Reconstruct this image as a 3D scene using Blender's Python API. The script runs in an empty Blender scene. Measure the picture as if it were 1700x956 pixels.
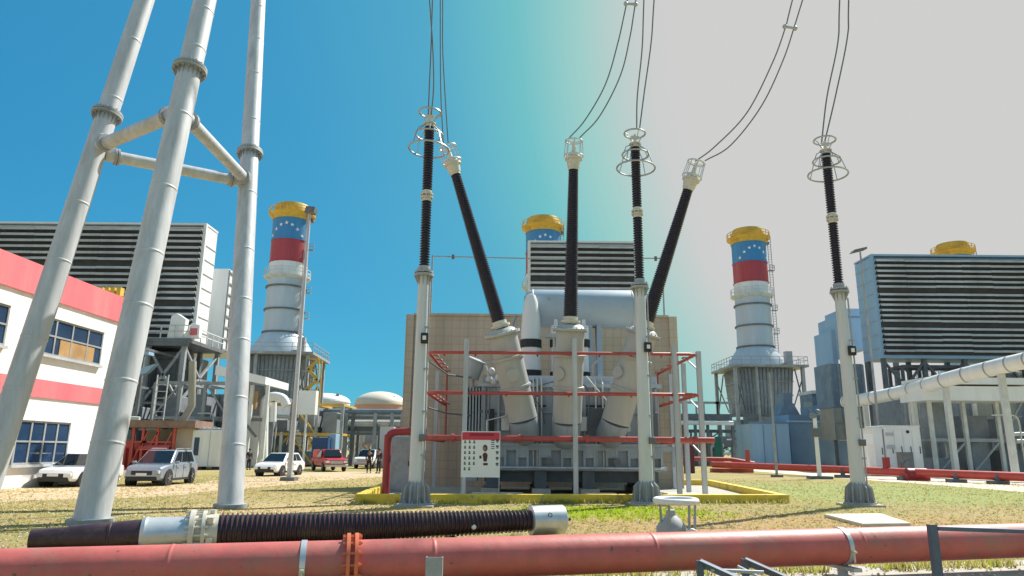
import bpy, math, random
from mathutils import Vector, Matrix
random.seed(7)
S = bpy.context.scene
# ------------------------------------------------------------------ camera
F = 1172.0; PITCH = math.radians(12.93); ROLL = math.radians(0.5); EYE = 1.8
_s, _c = math.sin(PITCH), math.cos(PITCH); _sr, _cr = math.sin(ROLL), math.cos(ROLL)
cam_d = bpy.data.cameras.new('camera'); cam = bpy.data.objects.new('camera', cam_d)
S.collection.objects.link(cam); S.camera = cam
right = Vector((1, 0, 0)); up = Vector((0, -_s, _c)); fwd = Vector((0, _c, _s))
r2 = right * _cr + up * _sr; u2 = up * _cr - right * _sr
cam.matrix_world = Matrix(((r2.x, u2.x, -fwd.x, 0), (r2.y, u2.y, -fwd.y, 0), (r2.z, u2.z, -fwd.z, EYE), (0, 0, 0, 1)))
cam_d.sensor_width = 36; cam_d.lens = 36 * F / 1700
cam_d.clip_start = 0.1; cam_d.clip_end = 6000
# ------------------------------------------------------------------ world
SUN_AZ = math.radians(46)      # clockwise from +Y
SUN_EL = math.radians(50)
w = bpy.data.worlds.new('World'); S.world = w; w.use_nodes = True
N = w.node_tree.nodes; L = w.node_tree.links; N.clear()
out = N.new('ShaderNodeOutputWorld'); bg = N.new('ShaderNodeBackground')
sky = N.new('ShaderNodeTexSky'); sky.sky_type = 'NISHITA'; sky.sun_disc = False
sky.sun_elevation = SUN_EL; sky.sun_rotation = SUN_AZ; sky.air_density = 1.0; sky.dust_density = 0.2; sky.ozone_density = 2.5
tint = N.new('ShaderNodeMix'); tint.data_type = 'RGBA'; tint.blend_type = 'MULTIPLY'; tint.inputs[0].default_value = 1.0
tint.inputs[7].default_value = (0.24, 0.74, 0.76, 1)
tc = N.new('ShaderNodeTexCoord')
dotn = N.new('ShaderNodeVectorMath'); dotn.operation = 'DOT_PRODUCT'
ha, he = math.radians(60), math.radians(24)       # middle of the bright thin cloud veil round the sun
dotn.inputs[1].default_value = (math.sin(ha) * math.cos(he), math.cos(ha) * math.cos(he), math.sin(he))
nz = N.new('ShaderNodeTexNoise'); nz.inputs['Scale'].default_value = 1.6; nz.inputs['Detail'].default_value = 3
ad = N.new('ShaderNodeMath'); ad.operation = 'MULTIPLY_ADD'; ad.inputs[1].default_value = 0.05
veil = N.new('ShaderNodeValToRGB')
def ramp(node, stops):
    e = node.color_ramp.elements
    while len(e) > 1: e.remove(e[0])
    e[0].position = stops[0][0]; e[0].color = stops[0][1]
    for p, c in stops[1:]:
        x = e.new(p); x.color = c
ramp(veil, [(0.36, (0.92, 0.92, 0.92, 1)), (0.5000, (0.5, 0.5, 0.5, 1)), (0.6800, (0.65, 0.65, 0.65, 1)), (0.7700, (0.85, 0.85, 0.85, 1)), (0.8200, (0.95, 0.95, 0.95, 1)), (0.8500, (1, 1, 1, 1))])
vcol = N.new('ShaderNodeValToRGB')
ramp(vcol, [(0.30, (3.7, 3.9, 4.1, 1)), (0.40, (2.4, 3.6, 4.6, 1)), (0.5000, (0.2, 2.1, 4.2, 1)), (0.6800, (0.36, 2.35, 4.1, 1)), (0.7700, (0.62, 2.75, 3.95, 1)), (0.8200, (1.15, 3.6, 3.8, 1)), (0.8525, (2.3, 4.1, 3.9, 1)), (0.8825, (4.0, 4.1, 4.05, 1)), (0.9000, (4.15, 4.13, 4.1, 1))])  # lowest stops: unseen bright cloud added behind the camera to lift the fill
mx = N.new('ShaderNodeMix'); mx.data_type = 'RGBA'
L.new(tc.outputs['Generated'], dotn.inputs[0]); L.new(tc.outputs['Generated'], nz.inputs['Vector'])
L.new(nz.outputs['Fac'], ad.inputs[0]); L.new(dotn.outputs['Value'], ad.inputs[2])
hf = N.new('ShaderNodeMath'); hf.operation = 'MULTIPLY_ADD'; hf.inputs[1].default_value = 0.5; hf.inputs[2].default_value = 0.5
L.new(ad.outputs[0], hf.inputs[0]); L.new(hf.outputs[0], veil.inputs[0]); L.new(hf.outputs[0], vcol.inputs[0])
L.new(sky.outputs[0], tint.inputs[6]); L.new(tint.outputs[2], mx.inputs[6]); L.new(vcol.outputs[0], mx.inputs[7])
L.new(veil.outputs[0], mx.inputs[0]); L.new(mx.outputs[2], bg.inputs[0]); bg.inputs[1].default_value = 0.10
L.new(bg.outputs[0], out.inputs[0])
sd = bpy.data.lights.new('sun', 'SUN'); sun = bpy.data.objects.new('sun', sd); S.collection.objects.link(sun)
sd.energy = 4.8; sd.angle = math.radians(0.53); sd.color = (1.0, 0.95, 0.87)
to = Vector((math.sin(SUN_AZ) * math.cos(SUN_EL), math.cos(SUN_AZ) * math.cos(SUN_EL), math.sin(SUN_EL)))
sun.rotation_euler = to.to_track_quat('Z', 'Y').to_euler()
V = S.view_settings
V.view_transform = 'Standard'; V.look = 'None'; V.gamma = 1; V.use_curve_mapping = False; V.exposure = 0.6
# ------------------------------------------------------------------ helpers
def ray(u, v):
    a = (u - 850) / F; b = (478 - v) / F
    a0 = a * _cr - b * _sr; b0 = a * _sr + b * _cr
    return Vector((a0, _c - b0 * _s, _s + b0 * _c))
def W(u, v, Y):
    r = ray(u, v); k = Y / r.y
    return Vector((r.x * k, Y, EYE + r.z * k))
def G(u, v, z=0.0):
    r = ray(u, v); k = (z - EYE) / r.z
    return Vector((r.x * k, r.y * k, z))
def mat(name, col, rough=0.6, metal=0.0, var=0.12, scale=3.0, bump=0.0, streak=0.0, spec=0.5, dirt=None, dirt_amt=0.0, speck=None, speck_sc=14.0, speck_at=0.66):
    m = bpy.data.materials.new(name); m.use_nodes = True
    n = m.node_tree.nodes; l = m.node_tree.links
    b = n['Principled BSDF']; b.inputs['Roughness'].default_value = rough; b.inputs['Metallic'].default_value = metal
    b.inputs['Specular IOR Level'].default_value = spec
    t = n.new('ShaderNodeTexCoord'); mp = n.new('ShaderNodeMapping'); l.new(t.outputs['Object'], mp.inputs[0])
    a = n.new('ShaderNodeTexNoise'); a.inputs['Scale'].default_value = scale; a.inputs['Detail'].default_value = 6; a.inputs['Roughness'].default_value = 0.65
    if streak: mp.inputs['Scale'].default_value = (1, 1, 0.12)
    l.new(mp.outputs[0], a.inputs['Vector'])
    r = n.new('ShaderNodeMapRange'); r.inputs[1].default_value = 0.3; r.inputs[2].default_value = 0.7
    r.inputs[3].default_value = 1 - var; r.inputs[4].default_value = 1 + var
    l.new(a.outputs['Fac'], r.inputs[0])
    hsv = n.new('ShaderNodeHueSaturation'); hsv.inputs['Color'].default_value = (*col, 1)
    l.new(r.outputs[0], hsv.inputs['Value']); src = hsv.outputs[0]
    if dirt:
        a2 = n.new('ShaderNodeTexNoise'); a2.inputs['Scale'].default_value = scale * 0.6; a2.inputs['Detail'].default_value = 8; a2.inputs['Roughness'].default_value = 0.75
        l.new(mp.outputs[0], a2.inputs['Vector'])
        rr = n.new('ShaderNodeMapRange'); rr.inputs[1].default_value = 0.5; rr.inputs[2].default_value = 0.68; rr.inputs[3].default_value = 0; rr.inputs[4].default_value = dirt_amt
        l.new(a2.outputs['Fac'], rr.inputs[0])
        mm = n.new('ShaderNodeMix'); mm.data_type = 'RGBA'; mm.inputs[7].default_value = (*dirt, 1)
        l.new(rr.outputs[0], mm.inputs[0]); l.new(src, mm.inputs[6]); src = mm.outputs[2]
    if speck:
        a3 = n.new('ShaderNodeTexNoise'); a3.inputs['Scale'].default_value = speck_sc; a3.inputs['Detail'].default_value = 5; a3.inputs['Roughness'].default_value = 0.6
        l.new(t.outputs['Object'], a3.inputs['Vector'])
        r3_ = n.new('ShaderNodeMapRange'); r3_.inputs[1].default_value = speck_at; r3_.inputs[2].default_value = speck_at + .03
        l.new(a3.outputs['Fac'], r3_.inputs[0]); m3 = n.new('ShaderNodeMix'); m3.data_type = 'RGBA'; m3.inputs[7].default_value = (*speck, 1)
        l.new(r3_.outputs[0], m3.inputs[0]); l.new(src, m3.inputs[6]); src = m3.outputs[2]
    l.new(src, b.inputs['Base Color'])
    if bump:
        bp = n.new('ShaderNodeBump'); bp.inputs['Strength'].default_value = bump; bp.inputs['Distance'].default_value = 0.03
        l.new(a.outputs['Fac'], bp.inputs['Height']); l.new(bp.outputs[0], b.inputs['Normal'])
    return m
M = {}
def mk(k, *a, **kw): M[k] = mat(k, *a, **kw)
RUST = (0.16, 0.08, 0.04); SOOT = (0.10, 0.10, 0.09)
mk('galvanised', (0.50, 0.52, 0.55), 0.55, 0.12, 0.16, 3.2, streak=1, bump=0.12, dirt=(0.34, 0.345, 0.35), dirt_amt=0.7)
mk('pale_paint', (0.60, 0.63, 0.65), 0.45, 0, 0.08, 1.6, streak=1, dirt=(0.36, 0.36, 0.33), dirt_amt=0.45)
mk('base_grey', (0.34, 0.36, 0.38), 0.6, 0, 0.15, 3, dirt=SOOT, dirt_amt=0.4)
mk('silicone', (0.032, 0.026, 0.042), 0.38, 0, 0.2, 5)
mk('silicone_brown', (0.055, 0.028, 0.035), 0.34, 0, 0.25, 4, dirt=(0.2, 0.15, 0.12), dirt_amt=0.35)
mk('aluminium', (0.62, 0.63, 0.64), 0.38, 0.55, 0.12, 5)
mk('cream_metal', (0.60, 0.57, 0.48), 0.45, 0.1, 0.1, 5)
mk('ring_tube', (0.42, 0.44, 0.46), 0.4, 0.6, 0.1, 4)
mk('wire', (0.16, 0.18, 0.19), 0.6, 0.3, 0.1, 4)
mk('transformer_grey', (0.31, 0.365, 0.42), 0.5, 0, 0.12, 1.2, streak=1, dirt=(0.14, 0.14, 0.13), dirt_amt=0.4)
mk('transformer_dark', (0.085, 0.105, 0.125), 0.55, 0, 0.2, 2)
mk('turret_grey', (0.42, 0.43, 0.42), 0.5, 0, 0.08, 1.3, streak=1, dirt=(0.34, 0.30, 0.25), dirt_amt=0.35)
mk('conservator', (0.40, 0.48, 0.56), 0.45, 0, 0.08, 1.0)
mk('black', (0.02, 0.022, 0.026), 0.6, 0, 0.2, 4)
mk('fire_red', (0.50, 0.065, 0.05), 0.45, 0, 0.14, 2.2, dirt=(0.34, 0.09, 0.06), dirt_amt=0.5)
mk('deluge_red', (0.42, 0.07, 0.06), 0.5, 0, 0.2, 2.0, dirt=(0.25, 0.1, 0.08), dirt_amt=0.6)
mk('dark_red', (0.30, 0.03, 0.035), 0.5, 0, 0.18, 2.0)
mk('main_red', (0.52, 0.125, 0.11), 0.5, 0, 0.16, 2.2, bump=0.3, dirt=(0.36, 0.17, 0.13), dirt_amt=0.9, speck=(0.16, 0.09, 0.07), speck_sc=7, speck_at=0.665)
mk('orange_red', (0.70, 0.17, 0.07), 0.5, 0, 0.15, 5, dirt=RUST, dirt_amt=0.4)
mk('yellow_kerb', (0.78, 0.55, 0.05), 0.65, 0, 0.12, 2.5, bump=0.2, dirt=(0.36, 0.26, 0.08), dirt_amt=0.7, speck=(0.34, 0.32, 0.27), speck_sc=5, speck_at=0.63)
mk('concrete', (0.42, 0.40, 0.35), 0.85, 0, 0.15, 2.5, bump=0.3, dirt=(0.25, 0.23, 0.19), dirt_amt=0.5)
mk('pale_concrete', (0.62, 0.58, 0.46), 0.85, 0, 0.1, 2.0, bump=0.2)
mk('white', (0.74, 0.75, 0.75), 0.5, 0, 0.06, 1.0, streak=1, dirt=(0.5, 0.48, 0.44), dirt_amt=0.35)
mk('white_clean', (0.80, 0.80, 0.80), 0.4, 0, 0.03, 2)
mk('hood_grey', (0.46, 0.48, 0.51), 0.6, 0.0, 0.2, 0.5, streak=1, dirt=(0.33, 0.32, 0.31), dirt_amt=0.4)
mk('hood_shade', (0.085, 0.087, 0.097), 0.8, 0, 0.2, 1)
mk('blue_sky_tint_panel', (0.30, 0.45, 0.60), 0.5, 0, 0.08, 0.6, streak=1, dirt=(0.25, 0.34, 0.42), dirt_amt=0.4)  # blue sky reflection on the right-hand panels is put into this colour
mk('steel_blue', (0.17, 0.23, 0.29), 0.6, 0, 0.2, 0.8, dirt=(0.1, 0.11, 0.12), dirt_amt=0.5)
mk('slate_blue', (0.14, 0.24, 0.35), 0.6, 0, 0.12, 0.5, dirt=(0.10, 0.15, 0.2), dirt_amt=0.4)
mk('frame_dark', (0.14, 0.15, 0.16), 0.6, 0.1, 0.3, 1.0)
mk('frame_grey', (0.33, 0.35, 0.36), 0.55, 0.1, 0.2, 1.0, dirt=(0.15, 0.12, 0.1), dirt_amt=0.5)
mk('frame_pale', (0.58, 0.60, 0.58), 0.55, 0.0, 0.15, 1.0)
mk('stack_grey', (0.47, 0.54, 0.60), 0.45, 0.1, 0.1, 0.5, streak=1, dirt=(0.36, 0.36, 0.34), dirt_amt=0.45)
mk('stack_yellow', (0.66, 0.42, 0.06), 0.6, 0, 0.22, 0.8, dirt=(0.4, 0.2, 0.03), dirt_amt=0.6)
mk('stack_blue', (0.05, 0.24, 0.50), 0.6, 0, 0.18, 0.6, streak=1, dirt=(0.2, 0.36, 0.5), dirt_amt=0.5)
mk('stack_red', (0.42, 0.055, 0.07), 0.6, 0, 0.2, 0.6, streak=1, dirt=(0.46, 0.16, 0.15), dirt_amt=0.7)
mk('stack_casing', (0.27, 0.32, 0.37), 0.6, 0, 0.25, 0.7, dirt=(0.16, 0.18, 0.2), dirt_amt=0.6)
mk('casing', (0.22, 0.25, 0.28), 0.6, 0, 0.25, 0.7, dirt=(0.09, 0.09, 0.09), dirt_amt=0.5)
mk('safety_yellow', (0.60, 0.38, 0.08), 0.6, 0, 0.2, 1)
mk('ochre', (0.42, 0.25, 0.10), 0.7, 0, 0.25, 1)
mk('pink_paint', (0.70, 0.15, 0.18), 0.7, 0, 0.1, 0.8, streak=1, dirt=(0.6, 0.25, 0.25), dirt_amt=0.6)
mk('stucco', (0.80, 0.78, 0.77), 0.85, 0, 0.06, 0.8, bump=0.2, streak=1, dirt=(0.62, 0.59, 0.56), dirt_amt=0.6)
mk('window_glass', (0.02, 0.05, 0.11), 0.08, 0, 0.2, 1)
mk('car_glass', (0.012, 0.018, 0.026), 0.06, 0, 0.1, 1)
mk('tyre', (0.018, 0.018, 0.018), 0.85, 0, 0.2, 6)
mk('rim', (0.45, 0.46, 0.47), 0.35, 0.6, 0.1, 6)
mk('silver_paint', (0.30, 0.35, 0.42), 0.25, 0.35, 0.04, 1)
mk('car_white', (0.74, 0.76, 0.78), 0.25, 0, 0.04, 1)
mk('car_red', (0.45, 0.03, 0.045), 0.25, 0, 0.08, 1)
mk('lamp_lens', (0.75, 0.76, 0.78), 0.1, 0, 0.03, 1)
mk('tail_red', (0.5, 0.02, 0.02), 0.2, 0, 0.03, 1)
mk('container_blue', (0.015, 0.08, 0.22), 0.5, 0, 0.15, 1)
mk('container_pale_blue', (0.25, 0.42, 0.58), 0.5, 0, 0.15, 1)
mk('tank_cream', (0.66, 0.60, 0.50), 0.6, 0, 0.08, 0.2, dirt=(0.5, 0.35, 0.25), dirt_amt=0.3)
mk('tank_pink', (0.62, 0.34, 0.25), 0.6, 0, 0.12, 0.3)
mk('brown_beam', (0.22, 0.14, 0.11), 0.7, 0, 0.25, 1.5)
mk('beige_wall', (0.52, 0.45, 0.39), 0.8, 0, 0.12, 1.0)
mk('tan_panel', (0.32, 0.31, 0.25), 0.7, 0, 0.12, 1.0)
mk('green_door', (0.02, 0.16, 0.12), 0.6, 0, 0.1, 1)
mk('maroon', (0.10, 0.02, 0.035), 0.6, 0, 0.2, 1)
mk('skin', (0.30, 0.17, 0.11), 0.6, 0, 0.05, 5)
mk('hair', (0.01, 0.008, 0.007), 0.6, 0, 0.1, 9)
mk('navy_cloth', (0.02, 0.028, 0.06), 0.85, 0, 0.2, 5)
mk('black_cloth', (0.018, 0.018, 0.022), 0.85, 0, 0.2, 5)
mk('coral', (0.72, 0.14, 0.12), 0.7, 0, 0.1, 3)
mk('sign_white', (0.78, 0.79, 0.79), 0.5, 0, 0.03, 3)
mk('sign_red', (0.55, 0.04, 0.07), 0.5, 0, 0.05, 3)
mk('sign_dark_red', (0.28, 0.01, 0.03), 0.5, 0, 0.05, 3)
mk('sign_green', (0.05, 0.12, 0.07), 0.5, 0, 0.1, 3)
mk('sign_blue', (0.06, 0.09, 0.16), 0.5, 0, 0.1, 3)
mk('sign_brown', (0.07, 0.02, 0.02), 0.5, 0, 0.1, 3)
mk('channel_steel', (0.09, 0.13, 0.19), 0.5, 0.2, 0.2, 3, dirt=RUST, dirt_amt=0.5)
mk('leaf_dark', (0.05, 0.09, 0.03), 0.7, 0, 0.4, 2)

def block_wall_mat():
    m = mat('block_wall', (0.56, 0.455, 0.35), 0.85, 0, 0.12, 0.9, streak=1, dirt=(0.38, 0.33, 0.26), dirt_amt=0.45)
    n = m.node_tree.nodes; l = m.node_tree.links; b = n['Principled BSDF']
    src = b.inputs['Base Color'].links[0].from_socket
    t = n.new('ShaderNodeTexCoord'); sep = n.new('ShaderNodeSeparateXYZ'); cmb = n.new('ShaderNodeCombineXYZ')
    addn = n.new('ShaderNodeMath'); addn.operation = 'ADD'
    l.new(t.outputs['Object'], sep.inputs[0]); l.new(sep.outputs['X'], addn.inputs[0]); l.new(sep.outputs['Y'], addn.inputs[1])
    l.new(addn.outputs[0], cmb.inputs['X']); l.new(sep.outputs['Z'], cmb.inputs['Y'])
    br = n.new('ShaderNodeTexBrick'); br.offset = 0.0; br.inputs['Scale'].default_value = 1.0
    br.inputs['Brick Width'].default_value = 0.42; br.inputs['Row Height'].default_value = 0.42
    br.inputs['Mortar Size'].default_value = 0.028; br.inputs['Mortar Smooth'].default_value = 0.3; br.inputs['Bias'].default_value = 0
    br.inputs['Color1'].default_value = (1, 1, 1, 1); br.inputs['Color2'].default_value = (0.93, 0.93, 0.92, 1); br.inputs['Mortar'].default_value = (0.84, 0.82, 0.80, 1)
    l.new(cmb.outputs[0], br.inputs['Vector'])
    mm = n.new('ShaderNodeMix'); mm.data_type = 'RGBA'; mm.blend_type = 'MULTIPLY'; mm.inputs[0].default_value = 1
    l.new(src, mm.inputs[6]); l.new(br.outputs['Color'], mm.inputs[7]); l.new(mm.outputs[2], b.inputs['Base Color'])
    return m
M['block_wall'] = block_wall_mat()

def ground_mat():
    m = bpy.data.materials.new('dry_grass_ground'); m.use_nodes = True
    n = m.node_tree.nodes; l = m.node_tree.links; b = n['Principled BSDF']; b.inputs['Roughness'].default_value = 0.95
    b.inputs['Specular IOR Level'].default_value = 0.1
    t = n.new('ShaderNodeTexCoord')
    def noise(sc, det=6, ro=0.7):
        a = n.new('ShaderNodeTexNoise'); a.inputs['Scale'].default_value = sc; a.inputs['Detail'].default_value = det; a.inputs['Roughness'].default_value = ro
        l.new(t.outputs['Object'], a.inputs['Vector']); return a
    big = noise(0.16); mid = noise(1.4); fine = noise(14, 8, 0.8); fi2 = noise(45, 4, 0.8)
    r1 = n.new('ShaderNodeValToRGB'); l.new(fine.outputs['Fac'], r1.inputs[0])
    ramp(r1, [(0.30, (0.16, 0.12, 0.05, 1)), (0.43, (0.34, 0.27, 0.12, 1)), (0.56, (0.46, 0.37, 0.18, 1)), (0.70, (0.66, 0.56, 0.36, 1))])
    r2_ = n.new('ShaderNodeValToRGB'); l.new(fine.outputs['Fac'], r2_.inputs[0])
    ramp(r2_, [(0.30, (0.10, 0.11, 0.035, 1)), (0.45, (0.25, 0.26, 0.09, 1)), (0.58, (0.36, 0.34, 0.14, 1)), (0.72, (0.52, 0.47, 0.27, 1))])
    r3 = n.new('ShaderNodeValToRGB'); l.new(fi2.outputs['Fac'], r3.inputs[0])
    ramp(r3, [(0.32, (0.14, 0.08, 0.045, 1)), (0.5, (0.36, 0.24, 0.145, 1)), (0.68, (0.58, 0.45, 0.33, 1))])
    def mr(src, a, c):
        x = n.new('ShaderNodeMapRange'); x.inputs[1].default_value = a; x.inputs[2].default_value = c; l.new(src, x.inputs[0]); return x.outputs[0]
    def mixc(f, a, c):
        x = n.new('ShaderNodeMix'); x.data_type = 'RGBA'; l.new(f, x.inputs[0]); l.new(a, x.inputs[6]); l.new(c, x.inputs[7]); return x.outputs[2]
    c1 = mixc(mr(big.outputs['Fac'], 0.42, 0.6), r1.outputs[0], r2_.outputs[0])
    c2 = mixc(mr(mid.outputs['Fac'], 0.50, 0.66), c1, r3.outputs[0])
    # a patch of watered bright grass in front of the yellow kerb
    def patch(px, py, sx, sy, c_in, col):
        sp = n.new('ShaderNodeMapping'); sp.vector_type = 'POINT'; sp.inputs['Scale'].default_value = (1 / sx, 1 / sy, 1)
        sp.inputs['Location'].default_value = (-px / sx, -py / sy, 0)
        l.new(t.outputs['Object'], sp.inputs[0])
        ln = n.new('ShaderNodeVectorMath'); ln.operation = 'LENGTH'; l.new(sp.outputs[0], ln.inputs[0])
        aa = n.new('ShaderNodeMath'); aa.operation = 'MULTIPLY_ADD'; aa.inputs[1].default_value = 1.1; l.new(mid.outputs['Fac'], aa.inputs[0]); l.new(ln.outputs['Value'], aa.inputs[2])
        f = n.new('ShaderNodeMapRange'); f.inputs[1].default_value = 1.75; f.inputs[2].default_value = 1.35; l.new(aa.outputs[0], f.inputs[0])
        rr = n.new('ShaderNodeValToRGB'); l.new(fine.outputs['Fac'], rr.inputs[0]); ramp(rr, col)
        return mixc(f.outputs[0], c_in, rr.outputs[0])
    c3 = patch(3.2, 22.0, 2.9, 2.3, c2, [(0.35, (0.10, 0.17, 0.01, 1)), (0.6, (0.36, 0.42, 0.03, 1)), (0.75, (0.5, 0.5, 0.1, 1))])
    c3 = patch(20.0, 35.0, 13.0, 9.0, c3, [(0.32, (0.14, 0.17, 0.06, 1)), (0.5, (0.30, 0.34, 0.13, 1)), (0.7, (0.50, 0.50, 0.26, 1))])
    c3 = patch(8.5, 18.5, 7.5, 3.6, c3, [(0.32, (0.20, 0.11, 0.05, 1)), (0.5, (0.44, 0.30, 0.14, 1)), (0.7, (0.62, 0.47, 0.28, 1))])
    c3 = patch(-6.0, 22.0, 5.0, 3.0, c3, [(0.32, (0.26, 0.17, 0.08, 1)), (0.5, (0.48, 0.36, 0.18, 1)), (0.7, (0.64, 0.52, 0.32, 1))])
    l.new(c3, b.inputs['Base Color'])
    bp = n.new('ShaderNodeBump'); bp.inputs['Strength'].default_value = 0.8; bp.inputs['Distance'].default_value = 0.06
    l.new(fine.outputs['Fac'], bp.inputs['Height']); l.new(bp.outputs[0], b.inputs['Normal'])
    return m
M['ground'] = ground_mat()
mk('dirt', (0.50, 0.38, 0.24), 0.95, 0, 0.16, 1.1, bump=0.4, dirt=(0.36, 0.29, 0.14), dirt_amt=0.7)
mk('path_concrete', (0.66, 0.58, 0.46), 0.9, 0, 0.1, 0.8)

def basis(d):
    d = Vector(d).normalized(); a = Vector((0, 0, 1)) if abs(d.z) < 0.9 else Vector((1, 0, 0))
    x = a.cross(d).normalized(); return x, d.cross(x).normalized(), d
class MB:
    def __init__(s): s.v = []; s.f = []
    def add(s, v, f):
        o = len(s.v); s.v += [Vector(p) for p in v]; s.f += [[i + o for i in q] for q in f]; return s
    def box(s, x0, x1, y0, y1, z0, z1):
        return s.add([(x0, y0, z0), (x1, y0, z0), (x1, y1, z0), (x0, y1, z0), (x0, y0, z1), (x1, y0, z1), (x1, y1, z1), (x0, y1, z1)],
                     [(0, 3, 2, 1), (4, 5, 6, 7), (0, 1, 5, 4), (1, 2, 6, 5), (2, 3, 7, 6), (3, 0, 4, 7)])
    def beam(s, p0, p1, w, h=None):
        h = h or w; p0 = Vector(p0); p1 = Vector(p1); x, y, d = basis(p1 - p0); w /= 2; h /= 2
        v = [p + x * a * w + y * b * h for p in (p0, p1) for a, b in ((-1, -1), (1, -1), (1, 1), (-1, 1))]
        return s.add(v, [(3, 2, 1, 0), (4, 5, 6, 7), (0, 1, 5, 4), (1, 2, 6, 5), (2, 3, 7, 6), (3, 0, 4, 7)])
    def lathe(s, o, d, prof, n=24, caps=True):
        o = Vector(o); x, y, d = basis(d); v = []; f = []
        for t, r in prof:
            for k in range(n):
                a = 2 * math.pi * k / n; v.append(o + d * t + (x * math.cos(a) + y * math.sin(a)) * r)
        m = len(prof)
        for i in range(m - 1):
            for k in range(n):
                k2 = (k + 1) % n; f.append((i * n + k, i * n + k2, (i + 1) * n + k2, (i + 1) * n + k))
        if caps: f.append(tuple(reversed(range(n)))); f.append(tuple((m - 1) * n + k for k in range(n)))
        return s.add(v, f)
    def cyl(s, p0, p1, r0, r1=None, n=20, caps=True):
        p0 = Vector(p0); p1 = Vector(p1); return s.lathe(p0, p1 - p0, [(0, r0), ((p1 - p0).length, r0 if r1 is None else r1)], n, caps)
    def tube(s, path, r, n=10):
        P = [Vector(p) for p in path]; v = []; f = []; px = None
        for i, p in enumerate(P):
            d = (P[min(i + 1, len(P) - 1)] - P[max(i - 1, 0)]).normalized()
            if px is None: x, y, _ = basis(d)
            else:
                x = (px - d * px.dot(d)).normalized(); y = d.cross(x)
            px = x; rr = r[i] if isinstance(r, (list, tuple)) else r
            for k in range(n):
                a = 2 * math.pi * k / n; v.append(p + (x * math.cos(a) + y * math.sin(a)) * rr)
        for i in range(len(P) - 1):
            for k in range(n):
                k2 = (k + 1) % n; f.append((i * n + k, i * n + k2, (i + 1) * n + k2, (i + 1) * n + k))
        f.append(tuple(reversed(range(n)))); f.append(tuple((len(P) - 1) * n + k for k in range(n)))
        return s.add(v, f)
    def torus(s, c, ax, R, r, n=36, m=8, sx=1.0):
        c = Vector(c); x, y, d = basis(ax); v = []; f = []
        for i in range(n):
            a = 2 * math.pi * i / n; q = x * math.cos(a) + y * math.sin(a)
            for j in range(m):
                b = 2 * math.pi * j / m; v.append(c + q * (R + r * math.cos(b)) + d * r * math.sin(b))
        for i in range(n):
            for j in range(m):
                i2 = (i + 1) % n; j2 = (j + 1) % m; f.append((i * m + j, i2 * m + j, i2 * m + j2, i * m + j2))
        return s.add(v, f)
    def ball(s, c, r, n=16, m=10, sc=(1, 1, 1)):
        c = Vector(c); v = []; f = []
        for i in range(m + 1):
            t = math.pi * i / m
            for k in range(n):
                a = 2 * math.pi * k / n; v.append(c + Vector((math.sin(t) * math.cos(a) * sc[0], math.sin(t) * math.sin(a) * sc[1], math.cos(t) * sc[2])) * r)
        for i in range(m):
            for k in range(n):
                k2 = (k + 1) % n; f.append((i * n + k, (i + 1) * n + k, (i + 1) * n + k2, i * n + k2))
        return s.add(v, f)
    def prism(s, poly, d):
        """poly: list of 3-D points, extruded along d"""
        d = Vector(d); P = [Vector(p) for p in poly]; n = len(P)
        return s.add(P + [p + d for p in P], [tuple(range(n)), tuple(reversed(range(n, 2 * n)))] + [(i + n, (i + 1) % n + n, (i + 1) % n, i) for i in range(n)])
    def build(s, name, m, parent=None, smooth=35, bevel=0.0, loc=None):
        me = bpy.data.meshes.new(name)
        o0 = Vector((0, 0, 0))
        if parent is not None: o0 = Vector(parent.get('_o', (0, 0, 0)))
        elif loc is not None: o0 = Vector(loc)
        me.from_pydata([tuple(p - o0) for p in s.v], [], s.f)
        me.validate(); me.update()
        import bmesh
        b = bmesh.new(); b.from_mesh(me); bmesh.ops.recalc_face_normals(b, faces=b.faces); b.to_mesh(me); b.free()
        for p in me.polygons: p.use_smooth = True
        me.set_sharp_from_angle(angle=math.radians(smooth))
        me.materials.append(M[m] if isinstance(m, str) else m)
        o = bpy.data.objects.new(name, me); S.collection.objects.link(o)
        if parent is not None:
            o.parent = parent; o['_o'] = tuple(o0)
        else: o.location = o0; o['_o'] = tuple(o0)
        if bevel:
            bv = o.modifiers.new('bevel', 'BEVEL'); bv.width = bevel; bv.segments = 2; bv.limit_method = 'ANGLE'
        return o
def thing(name, label, cat, loc=(0, 0, 0), group=None, rz=0.0):
    o = bpy.data.objects.new(name, None); S.collection.objects.link(o); o.empty_display_size = 0.2
    o.location = loc; o.rotation_euler = (0, 0, rz); o['_o'] = tuple(loc) if rz == 0 else (0, 0, 0)
    o['label'] = label; o['category'] = cat
    if group: o['group'] = group
    return o
def tag(o, label, cat, group=None):
    o['label'] = label; o['category'] = cat
    if group: o['group'] = group
    return o
def copy_tree(o, parent=None):
    c = o.copy(); S.collection.objects.link(c)
    if parent is not None: c.parent = parent
    for ch in list(o.children): copy_tree(ch, c)
    return c
def struct(name, mb, m):
    o = mb.build(name, m); o['kind'] = 'structure'; return o
def sheet(name, pts, z, m, sub=0):
    v = [(p[0], p[1], z) for p in pts]
    o = MB().add(v, [tuple(range(len(v)))]).build(name, m); o['kind'] = 'structure'; return o
def bez(pts, n=10):
    """Catmull-Rom through 3-D points"""
    P = [Vector(p) for p in pts]; P = [P[0] * 2 - P[1]] + P + [P[-1] * 2 - P[-2]]; o = []
    for i in range(1, len(P) - 2):
        a, b, c, d = P[i - 1:i + 3]
        for k in range(n):
            t = k / n; o.append(0.5 * ((2 * b) + (c - a) * t + (2 * a - 5 * b + 4 * c - d) * t * t + (3 * b - a - 3 * c + d) * t ** 3))
    o.append(P[-2]); return o
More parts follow.
